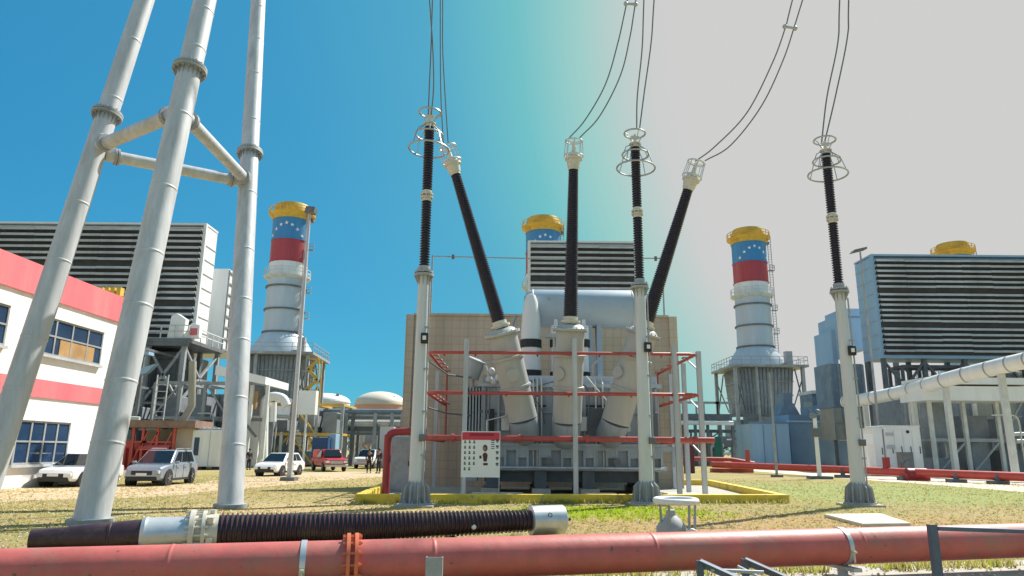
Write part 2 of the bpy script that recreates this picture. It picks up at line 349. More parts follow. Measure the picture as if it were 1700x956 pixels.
def sheds(t0, t1, ra, rb, pitch, out_, rc=None):
    """insulator profile: shed discs along a core that runs from radius ra to rb"""
    p = []; n = max(1, int((t1 - t0) / pitch)); st = (t1 - t0) / n
    for i in range(n):
        a = t0 + i * st; f = i / n; r = ra + (rb - ra) * f
        p += [(a, r), (a + st * 0.40, r), (a + st * 0.55, r + out_), (a + st * 0.68, r + out_), (a + st * 0.98, r)]
    p.append((t1, rb)); return p
# ------------------------------------------------------------------ setting: ground
g = MB(); g.add([(-900, -60, 0), (900, -60, 0), (900, 1500, 0), (-900, 1500, 0)], [(0, 1, 2, 3)])
struct('ground', g, 'ground')
def wobble(pts, amp=0.4, n=8):
    o = []
    for i in range(len(pts)):
        a = Vector(pts[i]); b = Vector(pts[(i + 1) % len(pts)])
        for k in range(n):
            p = a.lerp(b, k / n); o.append((p.x + random.uniform(-amp, amp), p.y + random.uniform(-amp, amp), 0))
    return o
sheet('dirt_road', wobble([G(60, 830), G(240, 826), G(400, 812), G(560, 797), G(640, 791), G(660, 783), G(560, 783), G(430, 787), G(330, 803), G(120, 809), G(-80, 812), G(-80, 838)], 0.25), 0.004, 'dirt')
sheet('path', [G(1215, 771.5), G(1568, 779), G(1760, 784), G(1760, 822), G(1568, 806), G(1400, 794), G(1215, 779)], 0.006, 'path_concrete')
sheet('concrete_channel', [G(980, 957.5), G(1200, 946), G(1440, 938), G(1700, 930), G(1740, 960), G(1200, 975)], 0.004, 'concrete')
# ------------------------------------------------------------------ tubular steel tower (three legs)
def leg_line(b, n_, ztop):
    b = Vector(b); n_ = Vector(n_); d = (n_ - b) / (n_.z - b.z); return b, b + d * (ztop - b.z), d
tw = thing('lattice_tower', 'tall three-legged tower of grey tubular steel rising out of the picture at the left', 'steel tower', (-11, 21, 0))
nodeB, nodeC, nodeA = W(300, 185, 20), W(412, 303, 26), W(160, 245, 22.7)
legs = [(G(150, 869), nodeB, 0.37, W(310, 108, 20)), (G(382, 843), nodeC, 0.36, W(419, 248, 26)), (nodeA + (nodeA - W(240, 0, 23.7)) * (nodeA.z / (W(240, 0, 23.7).z - nodeA.z)), nodeA, 0.36, W(168, 186, 22.7))]
for b, nd, r, fl in legs:
    p0, p1, d = leg_line(b, nd, 34)
    d = d.normalized()
    Lg = (p1 - p0).length; pf = [(0, r * 1.06)]; tt = 1.9
    while tt < Lg - 1:
        rr_ = r * (1.06 - .28 * tt / Lg); pf += [(tt - .05, rr_), (tt - .03, rr_), (tt - .012, rr_ + .012), (tt + .012, rr_ + .012), (tt + .03, rr_), (tt + .05, rr_)]; tt += random.choice((1.6, 2.1, 2.6))
    pf.append((Lg, r * .78)); lg = MB().lathe(p0, p1 - p0, pf, 36).build('leg', 'galvanised', tw)
    k = (fl.z - p0.z) / d.z; c = p0 + d * k; r = r * (1.06 - 0.28 * fl.z / 34)
    f = MB(); f.cyl(c - d * 0.09, c - d * 0.01, r + 0.16, None, 32); f.cyl(c + d * 0.01, c + d * 0.09, r + 0.16, None, 32)
    x, y, _ = basis(d)
    for i in range(16):
        a = 2 * math.pi * i / 16; q = x * math.cos(a) + y * math.sin(a)
        f.cyl(c + q * (r + 0.09) - d * 0.16, c + q * (r + 0.09) + d * 0.16, 0.03, None, 6)
        f.add([c + q * (r - .02) - d * 0.09, c + q * (r + 0.14) - d * 0.09, c + q * (r - .02) - d * 0.42], [(0, 1, 2)])
    f.build('flange', 'base_grey', lg)
    # base plate
    MB().cyl(p0 + Vector((0, 0, 0.002)), p0 + Vector((0, 0, 0.12)), r + 0.16, None, 24).build('base_plate', 'base_grey', lg)
def brace(a, b, ra, rb, r=0.2):
    d = (b - a).normalized(); a2 = a + d * ra; b2 = b - d * rb
    o = MB().cyl(a2, b2, r, None, 20).build('brace', 'galvanised', tw)
    for p, q in ((a2, 1), (b2, -1)):
        m = MB(); m.cyl(p + d * 0.28 * q, p + d * 0.34 * q, r + 0.09, None, 18); m.cyl(p + d * 0.36 * q, p + d * 0.42 * q, r + 0.09, None, 18); m.build('brace_flange', 'base_grey', o)
brace(nodeA, nodeB, 0.3, 0.3, 0.22); brace(nodeB, nodeC, 0.3, 0.3, 0.21); brace(nodeA + Vector((0, 0, -0.2)), nodeC, 0.3, 0.3, 0.21)
# upper bracing outside the picture
def leg_at(i, z):
    p0, p1, d = leg_line(legs[i][0], legs[i][1], 34); return p0 + d * z
for z in (24.0, 33.0):
    for i, j in ((0, 1), (1, 2), (2, 0)): brace(leg_at(i, z), leg_at(j, z), 0.3, 0.3, 0.18)
# ------------------------------------------------------------------ surge arresters
def make_arrester():
    t = thing('surge_arrester', '', 'surge arrester', (0, 0, 0), 'surge arresters on tall posts before the transformer')
    m = MB()
    m.box(-0.62, 0.62, -0.62, 0.62, -0.02, 0.07)
    b = m.build('base_plate', 'concrete', t)
    m = MB(); m.cyl((0, 0, 0.071), (0, 0, 0.13), 0.54, None, 24); m.lathe((0, 0, 0.13), (0, 0, 1), [(0, 0.31), (0.55, 0.30), (0.62, 0.27)], 24)
    for i in range(12):
        a = 2 * math.pi * (i + .5) / 12; q = Vector((math.cos(a), math.sin(a), 0)); s_ = Vector((-math.sin(a), math.cos(a), 0)) * 0.015
        P = [q * 0.26, q * 0.50, q * 0.44 + Vector((0, 0, .5)), q * 0.26 + Vector((0, 0, .68))]
        m.prism([p + Vector((0, 0, 0.13)) - s_ for p in P], s_ * 2)
        m.cyl(q * 0.46 + Vector((0, 0, 0.10)) + s_ * 5, q * 0.46 + Vector((0, 0, 0.2)) + s_ * 5, 0.025, None, 6)
    m.build('pedestal', 'base_grey', t)
    pole = MB().lathe((0, 0, 0.55), (0, 0, 1), [(0, 0.25), (0.3, 0.245), (7.1, 0.185)], 28).build('post', 'pale_paint', t)
    c = MB(); c.tube([(0.24, -0.16, 0.6), (0.245, -0.16, 2.5), (0.22, -0.15, 7.4)], 0.03, 8)
    for z in (1.6, 3.0, 4.4, 5.8): c.box(0.13, 0.29, -0.2, -0.10, z, z + 0.05)
    c.build('conduit', 'base_grey', t)
    k = MB().box(0.02, 0.26, -0.37, -0.2, 5.25, 5.6).build('counter_box', 'black', t, bevel=0.015)
    MB().box(0.08, 0.2, -0.378, -0.371, 5.36, 5.5).build('gauge', 'sign_white', k)
    MB().box(0.08, 0.28, -0.37, -0.2, 2.05, 2.28).build('junction_box', 'frame_dark', t, bevel=0.015)
    m = MB(); m.cyl((0, 0, 7.62), (0, 0, 7.70), 0.34, None, 24); m.cyl((0, 0, 7.74), (0, 0, 7.80), 0.32, None, 24)
    for i in range(8):
        a = 2 * math.pi * i / 8; q = Vector((math.cos(a), math.sin(a), 0))
        m.prism([q * .18 + Vector((0, 0, 7.62)), q * .33 + Vector((0, 0, 7.62)), q * .19 + Vector((0, 0, 7.3))], Vector((-q.y, q.x, 0)) * 0.012)
        m.cyl(q * .28 + Vector((0, 0, 7.56)), q * .28 + Vector((0, 0, 7.86)), 0.018, None, 6)
    m.cyl((0, 0, 7.8), (0, 0, 7.98), 0.2, None, 20)
    m.build('top_flange', 'base_grey', t)
    for z0, z1 in ((7.98, 10.36), (10.76, 13.2)):
        MB().lathe((0, 0, z0), (0, 0, 1), sheds(0, z1 - z0, 0.125, 0.125, 0.095, 0.055), 22).build('insulator', 'silicone', t)
    m = MB(); m.cyl((0, 0, 10.36), (0, 0, 10.48), 0.16, None, 20); m.cyl((0, 0, 10.48), (0, 0, 10.52), 0.22, None, 20)
    m.cyl((0, 0, 10.6), (0, 0, 10.64), 0.22, None, 20); m.cyl((0, 0, 10.64), (0, 0, 10.76), 0.16, None, 20)
    for i in range(8):
        a = 2 * math.pi * i / 8; m.cyl((.19 * math.cos(a), .19 * math.sin(a), 10.44), (.19 * math.cos(a), .19 * math.sin(a), 10.68), 0.02, None, 6)
    m.build('coupling', 'cream_metal', t)
    m = MB(); m.cyl((0, 0, 13.2), (0, 0, 13.32), 0.17, None, 20); m.cyl((0, 0, 13.32), (0, 0, 13.36), 0.23, None, 20); m.cyl((0, 0, 13.36), (0, 0, 13.75), 0.05, None, 10)
    m.box(-0.16, 0.16, -0.03, 0.03, 13.55, 13.68); m.build('terminal', 'cream_metal', t)
    for z, R, zc in ((12.35, 0.72, 13.28), (12.9, 0.50, 13.3), (13.78, 0.40, 13.45)):
        m = MB().torus((0, 0, z), (0.05, 0.03, 1), R, 0.034, 44, 8)
        for i in range(4):
            a = 2 * math.pi * (i + (0.5 if R > .6 else 0.1)) / 4
            q = Vector((math.cos(a), math.sin(a), 0)); m.tube([q * 0.16 + Vector((0, 0, zc)), q * (R * .75) + Vector((0, 0, (zc + z) / 2 + .1)), q * R + Vector((0, 0, z))], 0.018, 6)
        m.build('corona_ring', 'ring_tube', t)
    return t
ARR = [((-3.05, 23.7, 0), 'left surge arrester, on the grey post beside the red and white notice board'),
       ((4.70, 25.3, 0), 'middle surge arrester, its post standing before the right bushing turret'),
       ((12.25, 25.75, 0), 'right surge arrester, standing alone on the grass past the yellow kerb')]
arr0 = make_arrester()
for i, (p, lb) in enumerate(ARR):
    a = arr0 if i == 0 else copy_tree(arr0)
    a.location = p; a.rotation_euler = (0, 0, (0.0, 0.1, -0.1)[i]); a['label'] = lb
# ------------------------------------------------------------------ transformer
TX = thing('power_transformer', 'large grey power transformer with three dark bushings and a cylindrical tank on top', 'transformer', (2.2, 31, 0))
x0, x1 = -1.3, 6.35; yf = 30.6; yb = 34.2
m = MB(); m.box(x0, x1, yf, yb, 0.95, 4.45)
tk = m.build('tank', 'transformer_grey', TX, bevel=0.04)
m = MB(); m.box(x0 - .12, x1 + .12, yf - .12, yb + .12, 4.45, 4.62); m.box(x0 + .05, x1 - .05, yf + .03, yb - .05, 4.62, 4.95)
for i in range(46):
    xx = x0 + (x1 - x0) * (i + .5) / 46; m.cyl((xx, yf - .06, 4.4), (xx, yf - .06, 4.68), 0.025, None, 6)
m.build('tank_cover', 'conservator', TX)
m = MB()
for i in range(13):
    xx = x0 + .15 + (x1 - x0 - .3) * i / 12; m.box(xx - .05, xx + .05, yf - .16, yf, 2.3, 4.42)
for z in (2.25, 3.35): m.box(x0, x1, yf - .10, yf, z, z + .09)
m.build('stiffener', 'transformer_grey', TX)
# lower skirt band with square pockets
m = MB(); m.box(x0 - .1, x1 + .15, yf - .5, yf - .003, 1.0, 1.16); m.box(x0 - .1, x1 + .15, yf - .5, yf - .003, 1.98, 2.08); m.box(x0, x1, yf - .22, yf - .003, 1.16, 1.98)
for i in range(9):
    xx = x0 + .1 + i * 0.93
    for a_, b_ in ((0, .10), (.50, .60)): m.box(xx + a_, xx + b_, yf - .46, yf - .22, 1.16, 1.98)
    m.box(xx, xx + .6, yf - .44, yf - .22, 1.8, 1.98); m.box(xx + .6, xx + .93, yf - .44, yf - .22, 1.5, 1.98)
m.build('skirt', 'transformer_grey', TX)
m = MB()
for xx in (x0 + .3, 1.0, 3.0, x1 - .9): m.box(xx, xx + .5, yf - .3, yb, 0.28, 1.0)
m.box(x0 + .2, x1 - .1, yf + .2, yf + .4, 0.5, 0.99); m.build('skid', 'transformer_dark', TX)
m = MB()
for xx in (x0 + .1, 0.9, 2.9, x1 - 1.0): m.box(xx, xx + .75, yf - .7, yb + .2, 0.0, 0.27)
m.build('plinth', 'concrete', TX)
# control cubicles, radiators at the left
m = MB()
for i in range(9): m.box(-2.05 + i * .13, -2.05 + i * .13 + .07, 30.5, 31.9, 2.1, 4.4)
m.box(-2.1, -0.95, 31.0, 31.2, 4.3, 4.5); m.build('radiator', 'transformer_grey', TX)
m = MB().box(-2.05, -1.4, 30.9, 31.8, 0.5, 2.05); m.build('control_box', 'transformer_grey', TX, bevel=0.02)
m = MB().cyl((-1.75, 30.6, 4.85), (-1.45, 30.45, 5.6), 0.36, None, 22); m.cyl((-1.47, 30.46, 5.55), (-1.45, 30.45, 5.6), 0.42, None, 22); m.cyl((-1.7, 30.6, 4.4), (-1.65, 30.6, 5.0), 0.09, None, 10)
m.build('oil_pump', 'transformer_grey', TX)
m = MB()
for q in ((-.95, 30.3, 4.75), (-.75, 30.35, 4.65), (-.55, 30.3, 4.8), (-.85, 30.3, 5.1)): m.ball(q, 0.15, 12, 8)
m.tube([(-.95, 30.3, 4.8), (-1.1, 30.3, 5.3), (-1.2, 30.35, 5.3)], .05, 8); m.build('valve', 'pale_paint', TX)
# pipes on the tank face
m = MB()
for xx in (0.95, 1.12, 1.3, 3.6, 3.9): m.tube([(xx, yf - .3, 1.0), (xx, yf - .3, 4.6), (xx, yf + .1, 4.9)], .035, 8)
m.tube([(-1.0, yf - .45, 1.1), (-1.0, yf - .45, 3.0), (-.2, yf - .45, 3.2), (-.2, yf - .45, 4.6)], .045, 8)
m.tube([(3.2, yf - .4, 4.9), (3.5, yf - .5, 4.5), (4.0, yf - .6, 3.9), (4.0, yf - .5, 2.2)], .03, 8)
m.build('cable_conduit', 'frame_pale', TX)
for q in ((3.25, 4.2, yf - .35, yf, 2.35, 3.55), (.3, .8, yf - .3, yf, 2.3, 3.3), (5.5, 6.2, yf - .35, yf, 2.3, 3.4)): MB().box(*q).build('terminal_box', 'transformer_dark', TX, bevel=0.02)
m = MB(); m.box(3.2, 4.0, yf - .2, yf - .16, 3.62, 3.7); m.box(-.9, -.7, yf - .2, yf - .16, 2.3, 3.5); m.box(0.4, 1.5, yf - .2, yf - .17, 3.6, 3.68)
m.build('name_plate', 'black', TX)
# turrets and bushings
def bushing(pt, pj, pb, cant):
    """pt: terminal, pj: joint with the turret, pb: foot of the turret"""
    pt, pj, pb = Vector(pt), Vector(pj), Vector(pb); d = (pj - pb).normalized(); h = (pj - pb).length; e = (pt - pj).normalized(); Lb = (pt - pj).length
    x, y, _ = basis(d)
    m = MB(); m.lathe(pb, d, [(0, .60), (h * .34, .60), (h * .345, .66), (h * .365, .66), (h * .37, .60), (h * .66, .60), (h * .665, .69), (h * .69, .69), (h * .695, .585), (h - .26, .585), (h - .255, .74), (h - .16, .74), (h - .155, .60), (h - .05, .5), (h, .40)], 40)
    tu = m.build('turret', 'turret_grey', TX)
    # rounded elbow going back into the tank
    m = MB(); back = Vector((0, 1, 0)); P = [pb + d * .03, pb - d * .15 + back * .06, pb - d * .38 + back * .3, pb - d * .52 + back * .7, pb - d * .56 + back * 1.6]
    m.tube(bez(P, 5), .595, 36); m.build('elbow', 'transformer_grey', tu)
    m = MB(); c = pb + d * (h * .5); nrm = (Vector((-c.x * .35, -1, 0)) - d * Vector((-c.x * .35, -1, 0)).dot(d)).normalized()
    m.cyl(c + nrm * .5, c + nrm * .66, .2, None, 20); m.cyl(c + nrm * .66, c + nrm * .70, .26, None, 20); m.build('hand_hole', 'turret_grey', tu)
    m = MB()
    for i in range(20):
        a = 2 * math.pi * i / 20; q = x * math.cos(a) + y * math.sin(a); m.cyl(pb + d * (h - .32) + q * .68, pb + d * (h - .1) + q * .68, .022, None, 6)
    m.build('bolt_ring', 'base_grey', tu)
    m = MB(); m.lathe(pj, e, [(0, .33), (.05, .33), (.06, .40), (.14, .40), (.15, .30), (.3, .30)], 28); m.build('collar', 'cream_metal', TX)
    Le = Lb - 1.45
    m = MB(); m.lathe(pj + e * .3, e, sheds(0, Le - .3, .265, .165, .085, .045), 24); bs = m.build('bushing', 'silicone', TX)
    m = MB(); o = pj + e * Le; m.lathe(o, e, [(0, .22), (.08, .22), (.1, .25), (.42, .30), (.44, .37), (.52, .37), (.54, .27), (.75, .22), (.77, .1), (1.25, .07)], 28)
    hd = m.build('bushing_head', 'cream_metal', TX)
    m = MB(); x, y, _ = basis(e)
    m.torus(o + e * .62, e, .40, .035, 36, 8); m.torus(o + e * 1.28, e, .36, .035, 36, 8)
    for i in range(8):
        a = 2 * math.pi * i / 8; q = x * math.cos(a) + y * math.sin(a); m.cyl(o + e * .62 + q * .40, o + e * 1.28 + q * .36, .022, None, 6)
    for i in range(4):
        a = 2 * math.pi * i / 4; q = x * math.cos(a) + y * math.sin(a); m.cyl(o + e * 1.22, o + e * 1.28 + q * .36, .02, None, 6)
    m.build('corona_cage', 'aluminium', hd)
bushing(W(741, 238, 28), W(832, 545, 28.6), W(868, 695, 29.4), 0)
bushing(W(953, 228, 28), W(947, 538, 28.6), W(941, 700, 29.4), 0)
bushing(W(1158, 264, 28), W(1070, 545, 28.6), W(1022, 700, 29.5), 0)
# conservator
m = MB(); ca = Vector((0.55, 33.6, 8.5)); R = .93
m.lathe(ca, (1, 0, 0), [(0, .05), (.03, .4), (.12, .7), (.28, .88), (.42, R), (5.75, R), (5.9, .88), (6.05, .6), (6.12, .1)], 44)
cv = m.build('conservator', 'conservator', TX)
m = MB(); m.torus(ca + Vector((.45, 0, 0)), (1, 0, 0), R, .03, 40, 6); m.torus(ca + Vector((5.2, 0, 0)), (1, 0, 0), R, .02, 40, 6); m.cyl(ca + Vector((1.2, -R - .03, .35)), ca + Vector((1.2, -R + .1, .35)), .07, None, 12)
m.build('weld_band', 'turret_grey', cv)
for xx in (3.6, 4.05, 5.9): MB().box(xx, xx + .25, 33.2, 33.9, 4.96, 7.8).build('conservator_support', 'conservator', TX)
# thick white riser at the left end
m = MB(); P = [(1.25, 32.6, 8.85), (.98, 32.6, 8.7), (.92, 32.6, 8.2), (.88, 32.6, 7.4), (.9, 32.6, 6.5), (.92, 32.6, 4.9)]
m.tube(bez(P, 6), [.30] * 3 + [.40] * 7 + [.48] * 21, 28)
m = MB(); m.lathe((.9, 32.6, 4.9), (0, 0, 1), [(0, .46), (1.35, .46), (1.36, .47), (2.2, .47), (3.0, .42), (3.7, .33), (4.05, .2), (4.1, .05)], 32)
rs = m.build('riser_duct', 'white', TX)
for z in (6.42, 5.0): MB().cyl((.9, 32.6, z), (.9, 32.6, z + .38), .5, None, 30).build('bellows', 'black', rs)
for xx in (2.05, 3.35):
    m = MB(); m.lathe((xx, 32.4, 4.95), (0, 0, 1), [(0, .22), (1.6, .2), (1.62, .24), (2.5, .22), (2.52, .1), (2.8, .08)], 22); o = m.build('low_voltage_bushing', 'white', TX)
    for za, zb in ((5.0, 5.3), (6.45, 6.8)): MB().cyl((xx, 32.4, za), (xx, 32.4, zb), .28, None, 22).build('rubber_band', 'black', o)
# wiring and pipe runs over the tank face
random.seed(21)
for i in range(7):
    xx = random.uniform(-.9, 5.9); m = MB(); z0_ = random.uniform(2.2, 3.6); m.tube(bez([(xx, yf - .3, z0_), (xx + random.uniform(-.2, .2), yf - .42, z0_ + .6), (xx + random.uniform(-.6, .6), yf - .3, 4.3), (xx + random.uniform(-.8, .8), yf - .05, 4.75)], 4), random.choice((.02, .03, .045)), 6)
    m.build('cable', random.choice(('frame_dark', 'frame_pale', 'galvanised')), TX)
for xx in (-.4, 1.75, 2.9, 4.7): MB().box(xx, xx + .34, yf - .33, yf - .12, 2.6, 3.2).build('gauge_box', 'pale_paint', TX, bevel=.02)
for xx in (-1.2, 1.6, 4.4): MB().cyl((xx, yf - .62, 1.35), (xx, yf - .5, 1.35), .16, None, 14).build('drain_valve', 'frame_dark', TX)
m = MB(); m.tube([(x0, yf - .58, 1.1), (x1, yf - .58, 1.1)], .04, 8); m.build('drain_line', 'galvanised', TX)
# clutter behind, on the cover
m = MB(); m.cyl((-.35, 33.5, 7.2), (.1, 33.5, 7.2), .18, None, 14); m.tube([(-.1, 33.5, 4.9), (-.1, 33.5, 7.1)], .05, 8); m.tube([(.2, 33.2, 8.1), (.05, 33.2, 7.6), (.05, 33.2, 4.9)], .06, 8)
m.build('relay_pipe', 'base_grey', TX)
m = MB(); m.box(1.5, 2.5, 31.3, 31.8, 6.75, 6.9); m.cyl((1.9, 31.4, 4.9), (1.9, 31.4, 6.8), .05, None, 8); m.cyl((2.1, 31.6, 4.9), (2.1, 31.6, 6.8), .05, None, 8); m.cyl((3.05, 31.2, 4.9), (3.05, 31.2, 5.35), .1, None, 10); m.tube([(3.6, 31.3, 4.9), (3.6, 31.3, 5.5), (3.8, 31.3, 5.7)], .07, 10)
m.build('cover_pipework', 'turret_grey', TX)
# ------------------------------------------------------------------ fire wall and kerb
m = MB(); m.box(-5.35, 8.45, 36.4, 36.8, 0, 8.62); fw = thing('fire_wall', 'tall beige concrete block wall standing behind the grey transformer', 'wall', (1.5, 36.4, 0))
m.build('wall', 'block_wall', fw)
m = MB()
for xx in (-5.5, 8.2): m.box(xx, xx + .4, 36.2, 37.0, 0, 8.66)
m.box(-5.1, 8.2, 36.3, 36.9, 8.625, 8.75); m.build('pilaster', 'block_wall', fw)
for s_ in (-5.3,):
    pass
kb = thing('kerb', 'yellow painted concrete kerb running round the transformer yard', 'kerb', (2.8, 26, 0))
ks = [Vector((-5.1, 25.0, 0)), Vector((10.0, 26.9, 0)), Vector((10.9, 40, 0)), Vector((-6.2, 40, 0))]
for i in range(4):
    a, b = ks[i], ks[(i + 1) % 4]; dd = (b - a).normalized()
    MB().beam(a + Vector((0, 0, .14)) + (dd * .16 if i % 2 else -dd * .16), b + Vector((0, 0, .14)) + (-dd * .16 if i % 2 else dd * .16), .32, .32).build('kerb_length', 'yellow_kerb', kb, bevel=0.02)
m = MB().add([(-4.9, 25.2, .02), (10.0, 27.1, .02), (10.7, 39.8, .02), (-6.0, 39.8, .02)], [(0, 1, 2, 3)])
o = m.build('yard_slab', 'concrete'); o['kind'] = 'structure'
m = MB()
for (a, b, c, d) in ((5.9, 7.6, 28.6, 30.0), (-1.5, .5, 28.4, 29.2), (2.9, 4.2, 28.5, 29.4)): m.box(a, b, c, d, .02, .17)
tag(m.build('equipment_plinth', 'pale_concrete', bevel=.02), 'low pale concrete plinths on the yard floor in front of the transformer', 'plinth')
# ------------------------------------------------------------------ deluge frame
DF = thing('deluge_frame', 'red fire-spray pipe rings on grey posts surrounding the transformer', 'fire sprinkler frame', (2, 28, 0))
xl, xr, y0, y1 = -3.3, 7.35, 28.0, 35.4
for (px, py, h) in ((-1.79, 27.9, 6.1), (2.50, 27.9, 6.15), (6.45, 27.9, 5.95), (7.55, 28.4, 5.75), (8.0, 35.6, 5.6), (-3.7, 35.4, 5.6), (-3.8, 31.5, 5.6), (7.8, 32.0, 5.7)):
    m = MB(); m.box(px - .09, px + .09, py - .09, py + .09, 0, h); p = m.build('post', 'galvanised', DF)
    MB().box(px - .2, px + .2, py - .2, py + .2, .02, .05).build('foot_plate', 'galvanised', p)
for z, r in ((5.58, .065), (3.98, .07), (2.24, .11)):
    m = MB(); P = [(xl, y1, z), (xl, y0 + .25, z), (xl + .25, y0, z), (xr - .25, y0, z), (xr, y0 + .25, z), (xr, y1, z)]
    if z < 3: P[3] = (xr + .55, y0, z); P = P[:4]
    m.tube(P, r, 12); rg = m.build('ring_pipe', 'deluge_red', DF)
    if z < 3:
        MB().tube([(xr, y0 + .1, z), (xr, y1, z)], r, 12).build('side_pipe', 'deluge_red', DF); MB().tube([(xl, y0 + .1, z), (xl, y1, z)], r, 12).build('side_pipe', 'deluge_red', DF)
    m = MB()
    for i in range(9):
        xx = xl + .6 + i * 1.25; m.tube([(xx, y0, z), (xx, y0 + .22, z + .05), (xx, y0 + .34, z - .03)], .022, 6); m.cyl((xx, y0 + .34, z - .03), (xx, y0 + .42, z - .08), .045, .03, 8)
    for i in range(5):
        yy = y0 + 1 + i * 1.4
        for sx, xx in ((1, xl), (-1, xr)): m.tube([(xx, yy, z), (xx + .25 * sx, yy, z)], .022, 6); m.cyl((xx + .25 * sx, yy, z), (xx + .33 * sx, yy, z - .05), .045, .03, 8)
    m.build('spray_nozzle', 'deluge_red', rg)
    m = MB()
    for (px, py) in ((-1.79, 27.9), (2.5, 27.9), (6.45, 27.9)): m.box(px - .12, px + .12, py + .091, py + .2, z - r - .06, z - r - .002)
    m.beam((7.55, 28.4, z - .6), (7.35, 29.3, z - r - .03), .05); m.build('bracket', 'galvanised', rg)
for px in (xl + .1, xr - .05):
    MB().tube([(px, y1 - .1, 2.2), (px, y1 - .1, 5.6)], .05, 8).build('drop_pipe', 'deluge_red', DF)
MB().tube([(xl + .05, y0 + .1, 5.2), (xl + .65, 29.5, 4.85), (xl + 1.4, 30.2, 4.8), (xl + 1.6, 30.2, 4.8)], .035, 8).build('spray_branch', 'frame_dark', DF)
MB().tube([(xl + .05, y0 + .1, 3.4), (xl + .65, 29.5, 3.25), (xl + 1.6, 30.2, 3.2)], .035, 8).build('spray_branch', 'frame_dark', DF)
# flanges and couplings on the bottom pipe
for xx in (-2.3, .3, 2.9, 5.3, 7.1): MB().cyl((xx, y0, 2.24), (xx + .12, y0, 2.24), .16, None, 16).build('coupling', 'deluge_red', DF)
# riser elbow at left
m = MB(); P = [(-4.98, 29.3, -.02), (-4.98, 29.3, 2.1), (-4.93, 29.3, 2.33), (-4.75, 29.3, 2.46), (-4.4, 29.3, 2.5), (-3.45, 29.2, 2.5)]
m.tube(bez(P, 5), .15, 18); tag(m.build('riser_pipe', 'dark_red', loc=(-4.98, 29.3, 0)), 'dark red elbow pipe rising from the yellow kerb at the left of the transformer', 'fire pipe')
m = MB(); m.box(-5.15, -4.2, 31.2, 32.2, 0, 2.35); cb = m.build('relay_cabinet', 'transformer_grey', bevel=.02, loc=(-4.6, 31.2, 0)); tag(cb, 'plain grey cabinet standing behind the dark red elbow pipe', 'cabinet')
MB().box(-5.1, -4.25, 31.17, 31.197, .12, 2.25).build('door', 'base_grey', cb)
MB().box(-4.38, -4.33, 31.13, 31.167, 1.1, 1.3).build('handle', 'black', cb.children[0])
# lightning wire portal
LP = thing('wire_portal', 'thin portal of two slender masts joined by a horizontal wire above the wall', 'mast', (2, 38, 0))
for xx in (-4.45, 8.35): MB().cyl((xx, 38, 0), (xx, 38, 12.35), .06, .045, 8).build('mast', 'frame_grey', LP)
MB().tube([(-4.45, 38, 12.3), (2, 38, 12.2), (8.35, 38, 12.3)], .035, 6).build('crosswire', 'frame_grey', LP)
m = MB().cyl((-3.3, 38, 12.15), (-3.3, 38, 12.4), .08, None, 8); m.cyl((8.0, 38, 12.15), (8.0, 38, 12.4), .08, None, 8); m.build('clamp', 'frame_dark', LP)
# ------------------------------------------------------------------ notice board
NB = thing('notice_board', 'white notice board with red header and rows of small pictures on thin legs', 'notice board', (-1.05, 25.6, 0))
bx0, bx1, bz0, bz1, by = -1.74, -.37, .86, 2.44, 25.6
MB().box(bx0, bx1, by, by + .03, bz0, bz1).build('panel', 'sign_white', NB)
m = MB().box(bx0 + .02, bx1 - .02, by - .006, by - .002, bz1 - .30, bz1 - .03).build('header', 'sign_red', NB)
MB().box(bx0 + .28, bx1 - .22, by - .011, by - .007, bz1 - .16, bz1 - .07).build('header_text', 'sign_dark_red', m)
for xx in (bx0 + .02, bx1 - .03):
    MB().box(xx - .015, xx + .025, by + .031, by + .07, 0, bz1 + .02).build('leg', 'frame_grey', NB)
m = MB(); q = by - .006
for c_ in range(3):
    for r_ in range(6):
        if c_ == 2 and r_ == 5: continue
        cx = bx0 + .13 + c_ * .16; cz = bz1 - .36 - r_ * .185
        m.box(cx - .035, cx + .035, q, q + .004, cz - .06, cz - .01); m.add([(cx + .03 * math.cos(a), q, cz + .02 + .03 * math.sin(a)) for a in [k * math.pi / 4 for k in range(8)]], [tuple(range(8))])
m.build('pictogram', 'sign_green', NB)
m = MB()
for r_ in range(5):
    cx = bx1 - .1; cz = bz1 - .33 - r_ * .2; m.box(cx - .05, cx + .05, q, q + .004, cz - .02, cz + .05); m.box(cx - .03, cx + .03, q, q + .004, cz - .06, cz - .03)
for r_ in range(5): m.box(bx1 - .32, bx1 - .2, q, q + .004, bz1 - .33 - r_ * .07, bz1 - .30 - r_ * .07)
m.build('symbol_column', 'sign_blue', NB)
# generic figure drawing
m = MB(); cx = bx0 + .84; cz = bz1 - .62
m.add([(cx + .085 * math.cos(a), q, cz + .12 * math.sin(a) + .04) for a in [k * math.pi / 6 for k in range(12)]], [tuple(range(12))])
m.add([(cx - .1, q, cz - .22), (cx + .1, q, cz - .22), (cx + .05, q, cz - .12), (cx - .05, q, cz - .12)], [(0, 1, 2, 3)])
m.add([(cx - .05, q, cz - .42), (cx + .06, q, cz - .42), (cx + .09, q, cz - .221), (cx - .08, q, cz - .221)], [(0, 1, 2, 3)])
m.box(cx - .2, cx - .12, q, q + .003, cz - .32, cz - .22); m.box(cx - .06, cx + .1, q, q + .003, cz - .55, cz - .47); m.build('figure_drawing', 'sign_brown', NB)
MB().add([(cx - .02 + .05 * math.cos(a), q - .003, cz + .02 + .07 * math.sin(a)) for a in [k * math.pi / 6 for k in range(12)]], [tuple(range(12))]).build('face', 'skin', NB)
